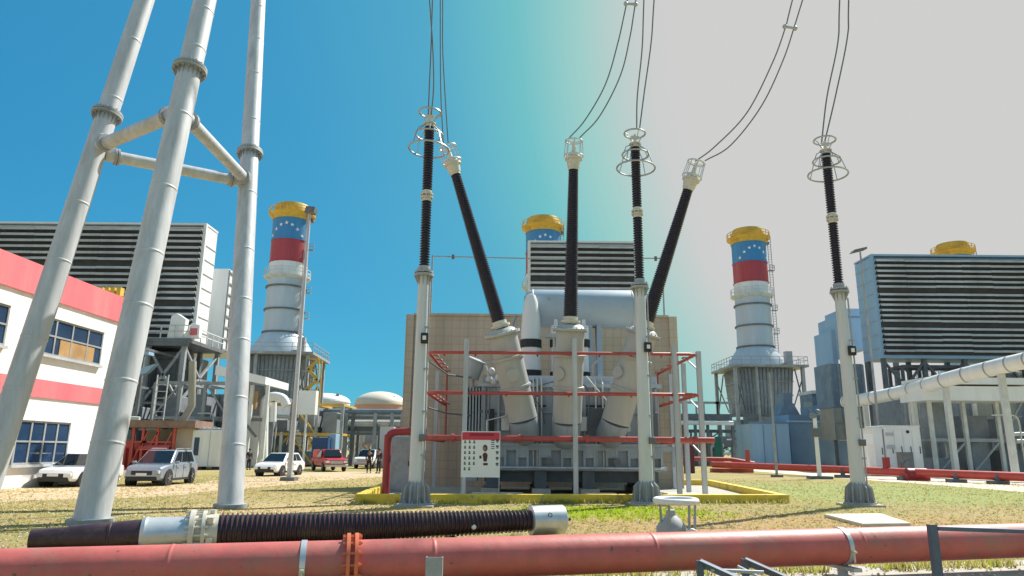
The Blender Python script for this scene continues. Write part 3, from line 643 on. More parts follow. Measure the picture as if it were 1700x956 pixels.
# ------------------------------------------------------------------ wires
def wire(pts, label, Y=28, Yend=26, r=.027, spacer=None, join=None):
    n = len(pts); P = [W(u, v, Y + (Yend - Y) * i / (n - 1)) for i, (u, v) in enumerate(pts)]
    if join is not None: P[0] = Vector(join)
    d = (P[-1] - P[-2]).normalized(); P.append(P[-1] + d * 7)
    o = MB().tube(bez(P, 8), r, 6).build('conductor_wire', 'wire', loc=P[0]); return tag(o, label, 'wire', 'overhead conductor wires')
wire([(711, 192), (713, 140), (716, 70), (718, -2)], 'first wire up from the left surge arrester', 23.7, 23.2)
wire([(716, 192), (720, 140), (718, 70), (713, -2)], 'second wire up from the left surge arrester, crossing the first', 23.7, 23.0)
wire([(736, 238), (732, 160), (731, 80), (731, -2)], 'left wire of the close pair from the left bushing', 28, 27)
wire([(744, 238), (739, 160), (735, 80), (735, -2)], 'right wire of the close pair from the left bushing', 28, 27)
wire([(945, 229), (972, 198), (1005, 140), (1026, 70), (1042, -2)], 'upper wire curving right from the middle bushing', 28, 26)
wire([(962, 229), (996, 192), (1030, 125), (1046, 60), (1056, -2)], 'lower wire curving right from the middle bushing', 28, 26)
wire([(1057, 212), (1058, 160), (1066, 80), (1069, -2)], 'left wire rising from the middle surge arrester', 25.3, 24.5)
wire([(1062, 212), (1070, 150), (1081, 70), (1086, -2)], 'right wire rising from the middle surge arrester', 25.3, 24.5)
wire([(1154, 268), (1187, 243), (1240, 187), (1282, 105), (1304, 45), (1316, -2)], 'upper wire sweeping right from the right bushing', 28, 25.5)
wire([(1170, 267), (1213, 241), (1264, 176), (1300, 100), (1320, 40), (1333, -2)], 'lower wire sweeping right from the right bushing', 28, 25.5)
wire([(1364, 236), (1373, 160), (1391, 70), (1394, -2)], 'left wire rising from the right surge arrester', 25.8, 25)
wire([(1369, 236), (1388, 155), (1407, 60), (1409, -2)], 'right wire rising from the right surge arrester', 25.8, 25)
for (a, b, Y, lb) in (((1039, 6), (1055, 7), 26, 'spacer clamp joining the two middle bushing wires near the picture top'), ((1303, 44), (1320, 47), 25.9, 'spacer clamp joining the two right bushing wires')):
    p, q_ = W(*a, Y), W(*b, Y); m = MB().cyl(p, q_, .05, None, 8); m.ball(p, .1, 10, 6); m.ball(q_, .1, 10, 6)
    tag(m.build('spacer', 'ring_tube', loc=p), lb, 'spacer')
# ------------------------------------------------------------------ foreground: red water main
ax0, ax1 = Vector((-4.85, 8.85, .39)), Vector((6.75, 11.55, .455)); pd = (ax1 - ax0).normalized()
def on_pipe(u):
    best = None
    for i in range(-400, 1600):
        p = ax0 + pd * (i * .01); z = p.z - EYE; dd = p.y * _c + z * _s; b0 = (-p.y * _s + z * _c) / dd; a0 = p.x / dd
        uu = 850 + (a0 * _cr + b0 * _sr) * F
        if best is None or abs(uu - u) < best[0]: best = (abs(uu - u), p)
    return best[1]
WM = thing('water_main', 'thick faded red water main crossing the whole foreground on low steel supports', 'pipe', (0.9, 10.2, 0))
PR = .258
pf = [(0, PR)]; Lp = (ax1 - ax0).length + 9.5
for tt in (2.2, 5.3, 8.45, 11.5, 14.8, 18.0): pf += [(tt - .04, PR), (tt - .02, PR), (tt - .008, PR + .006), (tt + .008, PR + .006), (tt + .02, PR), (tt + .04, PR)]
pf.append((Lp, PR)); MB().lathe(ax0 - pd * 4.5, pd, pf, 64).build('pipe', 'main_red', WM)
fc = on_pipe(583); x_, y_, _ = basis(pd)
m = MB()
for s_ in (-1, 1):
    m.lathe(fc + pd * .05 * s_ - pd * .02, pd, [(0, PR + .01), (0, PR + .085), (.045, PR + .085), (.045, PR + .01)], 40)
for i in range(14):
    a = 2 * math.pi * i / 14; q = x_ * math.cos(a) + y_ * math.sin(a); m.cyl(fc + q * (PR + .05) - pd * .12, fc + q * (PR + .05) + pd * .12, .017, None, 6); m.cyl(fc + q * (PR + .05) + pd * .07, fc + q * (PR + .05) + pd * .10, .03, None, 6)
m.build('flange', 'orange_red', WM)
for u in (503, 1395, -120):
    p = on_pipe(u)
    st = MB().lathe(p - pd * .035, pd, [(0, PR + .003), (0, PR + .013), (.07, PR + .013), (.07, PR + .003)], 48, caps=False).build('strap', 'aluminium', WM)
    m = MB(); sd_ = Vector((pd.y, -pd.x, 0))
    for s_ in (1, -1):
        o = p + sd_ * (PR + .035) * s_ + Vector((0, 0, -.05)); m.cyl(o, o + Vector((0, 0, -.14)), .014, None, 8); m.cyl(o + Vector((0, 0, -.02)), o + Vector((0, 0, .02)), .03, None, 6)
        m.beam(o + Vector((0, 0, .0)) - sd_ * .03 * s_, o + sd_ * .04 * s_, .05, .02)
    m.build('clamp_bolt', 'cream_metal', st)
    m = MB(); m.beam(p - sd_ * (PR + .08) + Vector((0, 0, -PR - .035)), p + sd_ * (PR + .08) + Vector((0, 0, -PR - .035)), .14, .05); m.cyl((p.x, p.y, 0), (p.x, p.y, p.z - PR - .055), .075, None, 14)
    m.box(p.x - .16, p.x + .16, p.y - .16, p.y + .16, 0.005, .025); m.build('support', 'galvanised', WM)
MP = thing('marker_post', 'short grey channel post just before the red water main', 'steel post', (-.9, 8.7, 0))
m = MB(); pp = W(721, 925, 8.9); m.box(pp.x - .1, pp.x + .1, pp.y, pp.y + .012, 0, pp.z); m.box(pp.x - .1, pp.x - .088, pp.y + .013, pp.y + .07, 0, pp.z); m.box(pp.x + .088, pp.x + .1, pp.y + .013, pp.y + .07, 0, pp.z)
m.build('channel', 'base_grey', MP)
# steel frame pieces in front, right
def angle_bar(m, a, b, w_=.07):
    a = Vector(a); b = Vector(b); m.beam(a, b, w_, .012); m.beam(a + Vector((0, .035, -.035)), b + Vector((0, .035, -.035)), .012, w_)
SF = thing('steel_trestle', 'dark steel channel trestle sloping down right in front of the red water main', 'steel frame', (2.6, 8.3, 0))
for (u, v, ue, ve, Yb) in ((1163, 930, 1240, 965, 8.9), (1238, 927, 1330, 968, 9.1)):
    p = W(u, v, Yb); q = W(ue, ve, Yb - .35)
    m = MB(); m.beam(p, q, .10, .012); m.beam(p + Vector((0, .05, -.03)), q + Vector((0, .05, -.03)), .015, .09); m.build('sloping_rail', 'channel_steel', SF)
    m = MB(); m.box(p.x - .035, p.x + .035, p.y, p.y + .012, 0, p.z - .01); m.box(p.x - .035, p.x - .023, p.y + .013, p.y + .08, 0, p.z - .01); m.build('leg', 'channel_steel', SF)
    m = MB(); m.box(q.x - .035, q.x + .035, q.y, q.y + .012, 0, q.z - .01); m.build('leg', 'channel_steel', SF)
MB().cyl(W(1180, 946, 8.85), W(1268, 950, 8.75), .02, None, 8).build('cross_rod', 'galvanised', SF)
MB().cyl(W(1225, 940, 9.0), W(1268, 962, 8.75), .018, None, 8).build('cross_rod', 'galvanised', SF)
GP = thing('steel_gate_frame', 'dark steel post with a short top bar before the red main, far right', 'steel frame', (5.5, 9.8, 0))
p = W(1550, 871, 9.9); m = MB(); m.box(p.x - .05, p.x + .05, p.y, p.y + .014, 0, p.z); m.box(p.x - .05, p.x - .036, p.y + .015, p.y + .09, 0, p.z); m.build('post', 'channel_steel', GP)
m = MB(); m.beam((p.x + .052, p.y + .03, p.z - .05), (p.x + 1.5, p.y + .1, p.z - .09), .09, .05); m.box(p.x + 1.45, p.x + 1.55, p.y + .05, p.y + .12, 0, p.z - .12); m.build('top_bar', 'channel_steel', GP)
# ------------------------------------------------------------------ spare bushing lying on the ground
SB = thing('spare_bushing', 'long dark ribbed transformer bushing with silver ends lying behind the red water main', 'bushing', (-3, 14, 0))
A = W(120, 893, 12.4); B = W(936, 862, 15.3); d = (B - A).normalized(); Ln = (B - A).length
def at(u):
    best = None
    for i in range(0, 2200):
        t = i * .005 - .5; p = A + d * t; z = p.z - EYE; dd = p.y * _c + z * _s; b0 = (-p.y * _s + z * _c) / dd; a0 = p.x / dd
        uu = 850 + (a0 * _cr + b0 * _sr) * F
        if best is None or abs(uu - u) < best[0]: best = (abs(uu - u), t)
    return best[1]
t1, t2, t3, t4, t5, t6 = at(182), at(235), at(320), at(362), at(880), at(935)
MB().lathe(A - d * .6, d, [(0, .16), (.5, .18), (.55, .20), (t1 + .6 - .02, .235), (t1 + .6 - .01, .25), (t1 + .6 + .02, .25), (t1 + .6 + .03, .24), (t2 + .6, .265)], 40).build('lower_cone', 'silicone_brown', SB)
MB().lathe(A + d * t2, d, [(0, .29), (.06, .31), (.12, .29), (t3 - t2 - .06, .29)], 44).build('sleeve', 'aluminium', SB)
m = MB(); m.lathe(A + d * (t3 - .06), d, [(0, .29), (.01, .40), (.09, .40), (.10, .30), (.2, .30), (.21, .38), (.27, .38), (.28, .31), (t4 - t3 + .06, .31)], 44)
x_, y_, _ = basis(d)
for i in range(16):
    a = 2 * math.pi * i / 16; q = x_ * math.cos(a) + y_ * math.sin(a); m.cyl(A + d * (t3 - .12) + q * .355, A + d * (t3 + .26) + q * .355, .022, None, 6)
for i in range(6):
    a = 2 * math.pi * i / 6 + .3; q = x_ * math.cos(a) + y_ * math.sin(a); m.box(*sum([[c_ - .05, c_ + .05] for c_ in (A + d * (t3 + .30) + q * .34)], []))
m.build('flange', 'cream_metal', SB)
MB().lathe(A + d * t4, d, sheds(0, t5 - t4, .295, .172, .082, .038), 40).build('ribbed_body', 'silicone_brown', SB)
m = MB().lathe(A + d * t5, d, [(0, .27), (.01, .29), (t6 - t5 - .02, .29), (t6 - t5, .27), (t6 - t5, .12)], 44); cp = m.build('end_cap', 'aluminium', SB)
MB().cyl(A + d * t6, A + d * (t6 + .16), .035, None, 12).build('stud', 'black', cp)
sdv = Vector((d.y, -d.x, 0)).normalized(); c0 = A + d * (t5 + .33) + sdv * .275 + Vector((0, 0, .12)); MB().torus(c0, sdv, .04, .008, 18, 6).build('lifting_eye', 'black', cp)
c0 = A + d * (t5 - 1.25) + sdv * .16 + Vector((0, 0, -.06)); MB().ball(c0 + sdv * .05, .05, 10, 8).build('drain_plug', 'white_clean', SB)
for t in (1.0, (t3 + t4) / 2, t5 - 1.6):
    p = A + d * t; MB().beam((p.x - sdv.x * .45, p.y - sdv.y * .45, .045), (p.x + sdv.x * .45, p.y + sdv.y * .45, .045), .09, .2).build('timber_rest', 'brown_beam', SB)
# ------------------------------------------------------------------ spare corona ring on stand
CR = thing('spare_corona_ring', 'pale grey corona ring on slim legs over a grey dome, behind the red main', 'corona ring', (3.25, 14.8, 0))
c = W(1122, 831, 14.8)
MB().torus(c, (0, -.02, 1), .40, .062, 56, 14).build('ring', 'white', CR)
for a in (200, 235, 300, 345, 100):
    q = Vector((math.cos(math.radians(a)), math.sin(math.radians(a)), 0)) * .37
    MB().cyl(c + q + Vector((0, 0, -.05)), (c.x + q.x * .9, c.y + q.y * .9, 0), .026, None, 10).build('leg', 'frame_grey', CR)
m = MB(); m.lathe((c.x - .12, c.y - .05, 0), (0, 0, 1), [(0, .30), (.30, .30), (.40, .26), (.50, .17), (.56, .10), (.66, .09), (.68, .0)], 30); m.build('dome', 'base_grey', CR)
m = MB(); m.tube(bez([(c.x + .1, c.y - .25, .2), (c.x + .18, c.y - .3, .3), (c.x + .3, c.y - .3, .26), (c.x + .36, c.y - .3, .02)], 6), .035, 10); m.build('hook', 'white', CR)
# slab cover
m = MB(); z_ = .09
P = [G(1366, 858, z_), G(1505, 863, z_), G(1437, 872, z_)]
P = [G(1368, 853, z_), G(1432, 869, z_), G(1512, 868, z_), G(1462, 852, z_)]
m.prism([(p.x, p.y, 0.0) for p in P], (0, 0, z_)); so = m.build('inspection_cover', 'pale_concrete', bevel=.01, loc=P[0])
tag(so, 'pale flat concrete cover slab on the grass before the right surge arrester', 'concrete slab')
# ------------------------------------------------------------------ stacks
def ladder_mb(p0, p1, w_=.5, n=30):
    m = MB(); p0 = Vector(p0); p1 = Vector(p1); m.beam(p0, p1, .08); m.beam(p0 + Vector((w_, 0, 0)), p1 + Vector((w_, 0, 0)), .08)
    for i in range(n):
        q = p0.lerp(p1, (i + .5) / n); m.beam(q, q + Vector((w_, 0, 0)), .05)
    return m
def rail(m, pts, z, h=1.1, n=3, closed=True, r=.04):
    k = len(pts); rng = range(k if closed else k - 1)
    for i in rng:
        a = Vector((*pts[i][:2], z)); b = Vector((*pts[(i + 1) % k][:2], z)); L_ = (b - a).length; c_ = max(1, int(L_ / 1.3))
        for j in range(c_): q = a.lerp(b, j / c_); m.beam(q, q + Vector((0, 0, h)), r * 1.6)
        for zz in (h, h * .55): m.beam(a + Vector((0, 0, zz)), b + Vector((0, 0, zz)), r * 1.6)
    return m
def star(m, c_, nrm, s_):
    nrm = Vector(nrm); tx = Vector((-nrm.y, nrm.x, 0)); pts = []
    for k in range(10):
        a = math.pi / 2 + k * math.pi / 5; rr = s_ if k % 2 == 0 else s_ * .45; pts.append(Vector(c_) + tx * rr * math.cos(a) + Vector((0, 0, rr * math.sin(a))))
    m.prism(pts, nrm * .05)
def circle(r, n=20): return [(r * math.cos(2 * math.pi * k / n), r * math.sin(2 * math.pi * k / n)) for k in range(n)]
def make_stack():
    t = thing('exhaust_stack', '', 'chimney', (0, 0, 0), 'exhaust stacks painted yellow, blue and red at the top')
    MB().lathe((0, 0, 14.9), (0, 0, 1), [(0, 4.5), (.9, 4.2), (2.9, 2.95), (3.1, 2.78), (12.6, 2.72)], 40).build('shaft', 'stack_grey', t)
    for z in (17.95, 21.3, 24.7): MB().lathe((0, 0, z), (0, 0, 1), [(0, 2.7), (0, 2.98), (.22, 2.98), (.22, 2.7)], 40, caps=False).build('stiffening_ring', 'frame_dark', t)
    m = MB(); m.lathe((0, 0, 26.0), (0, 0, 1), [(0, 2.75), (.3, 3.35), (.42, 3.35), (.42, 2.7)], 36, caps=False); rail(m, circle(3.3), 26.4); m.build('mid_platform', 'frame_pale', t)
    MB().lathe((0, 0, 26.5), (0, 0, 1), [(0, 2.74), (1.95, 2.74)], 40, False).build('white_band', 'white', t)
    MB().lathe((0, 0, 28.45), (0, 0, 1), [(0, 2.74), (0, 2.82), (.12, 2.82), (.13, 2.72), (3.4, 2.72)], 40, False).build('red_band', 'stack_red', t)
    m = MB().lathe((0, 0, 31.85), (0, 0, 1), [(0, 2.72), (0, 2.80), (.12, 2.80), (.13, 2.72), (3.3, 2.72)], 40, False).build('blue_band', 'stack_blue', t)
    s_ = MB()
    for k in range(7):
        a = math.radians(-90 + (k - 3) * 17); h = 34.2 - abs(k - 3) ** 1.7 * .27; s_.v = s_.v; star(s_, (2.73 * math.cos(a), 2.73 * math.sin(a), h), (math.cos(a), math.sin(a), 0), .30)
    s_.build('star', 'white_clean', m)
    MB().lathe((0, 0, 35.15), (0, 0, 1), [(0, 2.72), (0, 2.85), (.9, 2.86), (.95, 2.78), (1.6, 2.74), (2.3, 2.5), (2.5, 2.42), (2.52, 2.2)], 40, False).build('yellow_crown', 'stack_yellow', t)
    m = MB(); m.lathe((0, 0, 35.7), (0, 0, 1), [(0, 2.86), (.3, 3.42), (.4, 3.42), (.4, 2.86)], 36, False); rail(m, circle(3.36), 36.1, .9, r=.05); m.build('top_platform', 'stack_yellow', t)
    m = MB(); m.box(2.8, 3.3, -.4, .4, 35.2, 35.6); m.build('hoist_box', 'frame_dark', t)
    ladder_mb((2.55, -1.6, 15), (2.55, -1.6, 36.3), .5, 50).build('ladder', 'frame_grey', t)
    m = MB()
    for z in (30.6, 20.2, 24.0): m.box(2.8, 3.7, -.8, -.2, z, z + .12); rail(m, [(3.0, -.8), (3.7, -.8), (3.7, -.2)], z + .12, .8, closed=False)
    m.build('rest_platform', 'frame_grey', t)
    m = MB(); m.box(-5.7, 5.9, -5.7, 5.7, 14.4, 14.75); rail(m, [(-5.6, -5.6), (5.8, -5.6), (5.8, 5.6), (-5.6, 5.6)], 14.76, 1.2); m.box(3.2, 4.2, -4, -3, 14.76, 17.0); m.build('base_platform', 'frame_grey', t)
    m = MB(); T_ = lambda h, z: [(-h, -h, z), (h, -h, z), (h, h, z), (-h, h, z)]
    m.add(T_(3.5, 7.3) + T_(3.8, 10.2) + T_(4.0, 14.35), [(0, 1, 5, 4), (1, 2, 6, 5), (2, 3, 7, 6), (3, 0, 4, 7), (4, 5, 9, 8), (5, 6, 10, 9), (6, 7, 11, 10), (7, 4, 8, 11), (0, 3, 2, 1), (8, 9, 10, 11)])
    m.build('casing', 'stack_casing', t)
    m = MB()
    for i in range(15):
        f = -1 + 2 * i / 14
        for sx in (1, -1):
            m.beam((f * 3.5, -3.55, 7.4), (f * 4.0, -4.05, 14.3), .13); m.beam((sx * 3.55, f * 3.5, 7.4), (sx * 4.05, f * 4.0, 14.3), .13)
    for z, h in ((8.7, 3.6), (10.2, 3.85), (12.3, 3.98)):
        m.box(-h, h, -h - .1, -h, z, z + .16); m.box(-h - .1, -h, -h, h, z, z + .16); m.box(h, h + .1, -h, h, z, z + .16)
    m.build('stiffener', 'frame_grey', t)
    for sx in (-1, 1):
        for sy in (-1, 1):
            x = sx * 5.1; y = sy * 5.1; MB().beam((x, y, 0), (x, y, 14.39), .55, .45).build('column', 'frame_grey', t)
    MB().beam((-1.9, -5.1, 0), (-1.9, -5.1, 14.39), .5, .4).build('column', 'frame_grey', t)
    m = MB()
    for sx in (-1, 1):
        for sy in (-1, 1):
            m.beam((sx * 5.1, sy * 5.1, 7.3), (sx * 3.9, sy * 5.1, 14.2), .16); m.beam((sx * 5.1, sy * 5.1, 13), (sx * 3.6, sy * 4.0, 8), .14)
    for z in (7.0, 3.6):
        m.box(-5.1, 5.1, -5.25, -4.95, z, z + .3); m.box(-5.25, -4.95, -5.1, 5.1, z, z + .3); m.box(4.95, 5.25, -5.1, 5.1, z, z + .3)
    for a, b in (((-5.1, 0), (-1.9, 3.6)), ((5.1, 0), (1, 3.6)), ((-5.1, 3.6), (-1.9, 7)), ((5.1, 7), (1, 3.6))): m.beam((a[0], -5.1, a[1]), (b[0], -5.1, b[1]), .16)
    m.build('bracing', 'frame_dark', t)
    m = MB(); m.box(-4.4, 4.4, -3.2, 4.2, 3.9, 6.6); m.box(-3.3, 3.3, -3.0, 3.4, 0, 3.85); m.box(-3.8, 4.0, -3.9, -3.3, 5.9, 7.0)
    for i in range(12): m.box(-4.2 + i * .72, -4.0 + i * .72, -3.45, -3.2, 3.9, 5.6)
    m.build('lower_duct', 'stack_casing', t)
    m = MB(); random.seed(3)
    for i in range(10):
        x = random.uniform(-4.6, 4.3); z = random.uniform(.5, 5.6); m.tube([(x, -3.5, 0), (x, -3.6, z), (x + random.uniform(-1.5, 1.5), -3.6, z + .3)], .12, 8)
    m.build('pipework', 'frame_pale', t)
    m = MB(); m.box(-5.0, 5.0, -5.2, -4.3, 3.2, 3.3); rail(m, [(-5.0, -5.15), (5.0, -5.15)], 3.3, 1.1, closed=False, r=.05); m.build('walkway', 'safety_yellow', t)
    return t
st0 = make_stack()
for i, (X, Y, rz, lb) in enumerate(((39.0, 112, .0, 'complete tall stack with yellow, blue and red top right of the beige wall'),
                                    (-33.4, 102, .05, 'stack with yellow, blue and red top directly right of the steel tower'),
                                    (4.85, 107, .08, 'stack top peeking above the louvred intake house behind the transformer'),
                                    (77.2, 119, .1, 'stack with a yellow crown half hidden behind the right louvred intake house'))):
    s_ = st0 if i == 0 else copy_tree(st0); s_.location = (X, Y, 0); s_.rotation_euler = (0, 0, rz); s_['label'] = lb
# ------------------------------------------------------------------ louvred intake houses
def intake(label, x0, x1, yf, dep, z0, z1, rows, side, legs_to=True, frame='frame_dark'):
    t = thing('intake_house', label, 'air intake', ((x0 + x1) / 2, yf, 0), 'louvred air intake houses raised on steel frames')
    m = MB(); m.box(x0 + .05, x1 - .05, yf + .25, yf + dep, z0, z1 - .1); m.build('housing', side, t)
    m = MB(); m.box(x0 + .3, x1 - .3, yf + .15, yf + .245, z0 + .1, z1 - .3); m.build('louvre_shade_backing', 'hood_shade', t)  # dark backing sheet: the shade under the hoods is put into its colour
    m = MB(); st_ = (z1 - z0 - .5) / (rows + rows // 6 * .5); z = z1 - .45
    for i in range(rows):
        if i and i % 6 == 0: z -= st_ * .5
        nseg = max(3, int((x1 - x0) / 3.4)); xs_ = [x0 + .35 + (x1 - x0 - .7) * k / nseg for k in range(nseg + 1)]
        for xa, xb in [(xs_[k] + .015, xs_[k + 1] - .015) for k in range(nseg)]:
            zt = z + random.uniform(-.025, .025); lip = st_ * .40; P = [(xa, yf + .14, zt), (xa, yf - .55, zt - st_ * .12), (xa, yf - .55, zt - st_ * .12 - lip), (xa, yf - .51, zt - st_ * .12 - lip), (xa, yf - .51, zt - st_ * .12 - .05), (xa, yf + .14, zt - .05)]
            m.prism(P, (xb - xa, 0, 0))
        z -= st_
    m.build('louvre_hoods', 'hood_grey', t)
    m = MB()
    for xa in (x0, x1 - .32): m.box(xa, xa + .32, yf - .1, yf + .245, z0, z1)
    m.box(x0, x1, yf - .15, yf + dep + .05, z1 + .002, z1 + .22); m.box(x0, x1, yf - .12, yf + dep, z0 - .35, z0 - .003)
    z = z1 - .45
    for i in range(rows):
        if i and i % 6 == 0: z -= st_ * .5
        for xa in (x0 + .321, x1 - .35): m.prism([(xa, yf - .101, z), (xa, yf - .56, z - st_ * .12), (xa, yf - .101, z - st_ * .6)], (.03, 0, 0))
        z -= st_
    m.build('trim', 'white' if side == 'white' else side, t)
    m = MB()
    for k in range(int((z1 - z0) / 1.6)): m.box(x1 - .04, x1 + .03, yf + .3, yf + dep, z0 + .8 + k * 1.6, z0 + .86 + k * 1.6); m.box(x0 - .03, x0 + .04, yf + .3, yf + dep, z0 + .8 + k * 1.6, z0 + .86 + k * 1.6)
    m.build('panel_joint', 'hood_grey', t)
    if legs_to:
        n = max(2, int((x1 - x0) / 4.5)); m2 = MB()
        for i in range(n + 1):
            x = x0 + .4 + (x1 - x0 - .8) * i / n
            for y in (yf + .4, yf + dep - .4):
                MB().beam((x, y, 0), (x, y, z0 - .36), .5, .4).build('column', frame, t)
            if i < n:
                xn = x0 + .4 + (x1 - x0 - .8) * (i + 1) / n
                m2.beam((x, yf + .4, z0 - .6), ((x + xn) / 2, yf + .4, z0 - 3.6), .25); m2.beam((xn, yf + .4, z0 - .6), ((x + xn) / 2, yf + .4, z0 - 3.6), .25)
                m2.beam((x, yf + .4, z0 - 3.6), (xn, yf + .4, z0 - 3.6), .3); m2.beam((x, yf + .4, (z0 - 3.6) / 2), (xn, yf + .4, (z0 - 3.6) / 2), .3)
                m2.beam((x, yf + .4, .3), (xn, yf + .4, (z0 - 3.6) / 2), .18)
        m2.build('bracing', frame, t)
    return t
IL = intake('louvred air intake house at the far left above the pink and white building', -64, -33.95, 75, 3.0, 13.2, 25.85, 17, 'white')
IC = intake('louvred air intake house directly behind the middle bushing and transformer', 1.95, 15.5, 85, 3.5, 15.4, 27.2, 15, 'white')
IR = intake('louvred air intake house with sky-tinted pale blue side panel at the far right', 42.1, 66, 80, 4.0, 12.7, 24.4, 17, 'blue_sky_tint_panel')
# left house: gridded panel box behind
m = MB(); m.box(-40, -33.3, 80.5, 88, 12.6, 22.3); GB = thing('panelled_duct', 'white gridded duct casing behind the left louvred intake house', 'air duct', (-36, 84, 0)); m.build('casing', 'white', GB)
m = MB()
for k in range(7): m.box(-33.29, -33.2, 80.6 + k * 1.22, 80.75 + k * 1.22, 12.6, 22.2)
for k in range(8): m.box(-33.29, -33.17, 80.5, 88, 12.7 + k * 1.3, 12.9 + k * 1.3)
m.build('grid_rib', 'casing', GB)
for x in (-39.5, -33.8):
    for y in (81, 87.5): MB().beam((x, y, 0), (x, y, 12.55), .45).build('column', 'frame_dark', GB)
# service platform with railing, hoods and emblem
PL = thing('service_platform', 'steel service platform with railings under the left louvred intake house', 'platform', (-36, 71, 0))
a = W(232, 574, 71); b = W(372, 585, 76)
m = MB(); m.box(-40.5, -32.1, 69.5, 78.5, 12.0, 12.35); m.box(-40.5, -32.1, 69.5, 69.8, 11.6, 11.99); m.build('deck', 'frame_dark', PL)
m = MB(); rail(m, [(-40.4, 69.6), (-32.2, 69.6), (-32.2, 78.4)], 12.36, 1.3, closed=False, r=.06); m.build('railing', 'frame_pale', PL)
for (x, y) in ((-40, 70), (-36.2, 70), (-32.6, 70), (-32.6, 78), (-40, 78)): MB().beam((x, y, 0), (x, y, 11.95), .42).build('column', 'frame_grey', PL)
m = MB()
for p, q in (((-32.6, 70, 6), (-36.2, 70, 11.6)), ((-36.2, 70, 6), (-32.6, 70, 11.6)), ((-40, 70, 6), (-36.2, 70, 11.6)), ((-36.2, 70, 6), (-40, 70, 11.6)), ((-40, 70, 6), (-32.6, 70, 6)), ((-32.6, 70, 6), (-32.6, 78, 11.6)), ((-32.6, 78, 6), (-32.6, 70, 11.6)), ((-32.6, 70, 6), (-32.6, 78, 6))): m.beam(p, q, .22)
m.build('bracing', 'frame_grey', PL)
m = MB(); p = W(289, 562, 69.9); m.prism([(p.x - .75, 69.9, p.z), (p.x + .85, 69.9, p.z + .05), (p.x + .95, 69.9, p.z + 2.0), (p.x, 69.9, p.z + 2.6), (p.x - .55, 69.9, p.z + 2.3)], (0, .8, 0)); o = m.build('vent_cowl', 'white_clean', bevel=.05, loc=p); tag(o, 'angular white cowl on the platform below the left louvres', 'vent')
m = MB(); p = W(313, 560, 69.9); m.prism([(p.x - .8, 70, p.z - .1), (p.x + .95, 70, p.z), (p.x + .95, 70, p.z + 1.3), (p.x + .1, 70, p.z + 1.5)], (0, .7, 0)); o = m.build('vent_cowl', 'white_clean', bevel=.05, loc=p); tag(o, 'small white cowl with a pink square panel, right of the angular cowl', 'vent')
MB().box(p.x + .05, p.x + .75, 69.96, 69.99, p.z + .25, p.z + .95).build('panel', 'pink_paint', o)
# ------------------------------------------------------------------ plant blocks under the left intake
def steelwork(label, x0, x1, y0, y1, levels, nx, mcol='frame_dark', mb='frame_grey', fill=None, seed=1, pipes=8, name='pipe_structure', cat='steel structure', group=None):
    random.seed(seed); t = thing(name, label, cat, ((x0 + x1) / 2, y0, 0), group); zt = levels[-1]; w_ = .3
    for i in range(nx + 1):
        x = x0 + (x1 - x0) * i / nx
        for y in (y0, y1): MB().beam((x, y, 0), (x, y, zt), w_).build('column', mcol, t)
    m = MB()
    for z in levels:
        for y in (y0, y1): m.beam((x0, y, z), (x1, y, z), .25, .3)
        for i in range(nx + 1):
            x = x0 + (x1 - x0) * i / nx; m.beam((x, y0, z), (x, y1, z), .22)
    zz = [0] + list(levels)
    for i in range(nx):
        for k in range(len(levels)):
            if random.random() < .6:
                xa = x0 + (x1 - x0) * i / nx; xb = x0 + (x1 - x0) * (i + 1) / nx
                if random.random() < .5: xa, xb = xb, xa
                m.beam((xa, y0, zz[k]), (xb, y0, zz[k + 1]), .16)
    m.build('beam', mb, t)
    if fill:
        for i in range(nx):
            for k in range(len(levels)):
                if random.random() < .85:
                    xa = x0 + (x1 - x0) * (i + random.uniform(.05, .3)) / nx; xb = x0 + (x1 - x0) * (i + random.uniform(.7, .95)) / nx
                    MB().box(xa, xb, y0 + random.uniform(.5, 1.2), y1 - .3, zz[k] + .1, zz[k] + (zz[k + 1] - zz[k]) * random.uniform(.45, .95)).build('equipment', fill, t, bevel=.05)
    m = MB()
    for i in range(pipes):
        x = random.uniform(x0, x1); z = random.uniform(zt * .25, zt); dx = random.uniform(-2.5, 2.5); r_ = random.uniform(.06, .2); y = y0 - .35 - random.random() * .4
        m.tube(bez([(x, y, 0), (x, y, z * .6), (x, y, z * .9), (x + dx * .2, y, z), (x + dx, y, z)], 3), r_, 8)
    if pipes: m.build('pipe', 'frame_pale', t)
    return t
steelwork('dark machinery and steelwork under the louvred house, behind the silver car', -46, -34.5, 66, 73, (3.9, 7.2, 10.8), 4, 'frame_dark', 'frame_dark', 'casing', 5, 9)
steelwork('grey steel pipe structure between the white container and the tower leg', -34, -26.8, 68, 73, (4.5, 7.8), 3, 'frame_grey', 'frame_grey', 'casing', 8, 7)
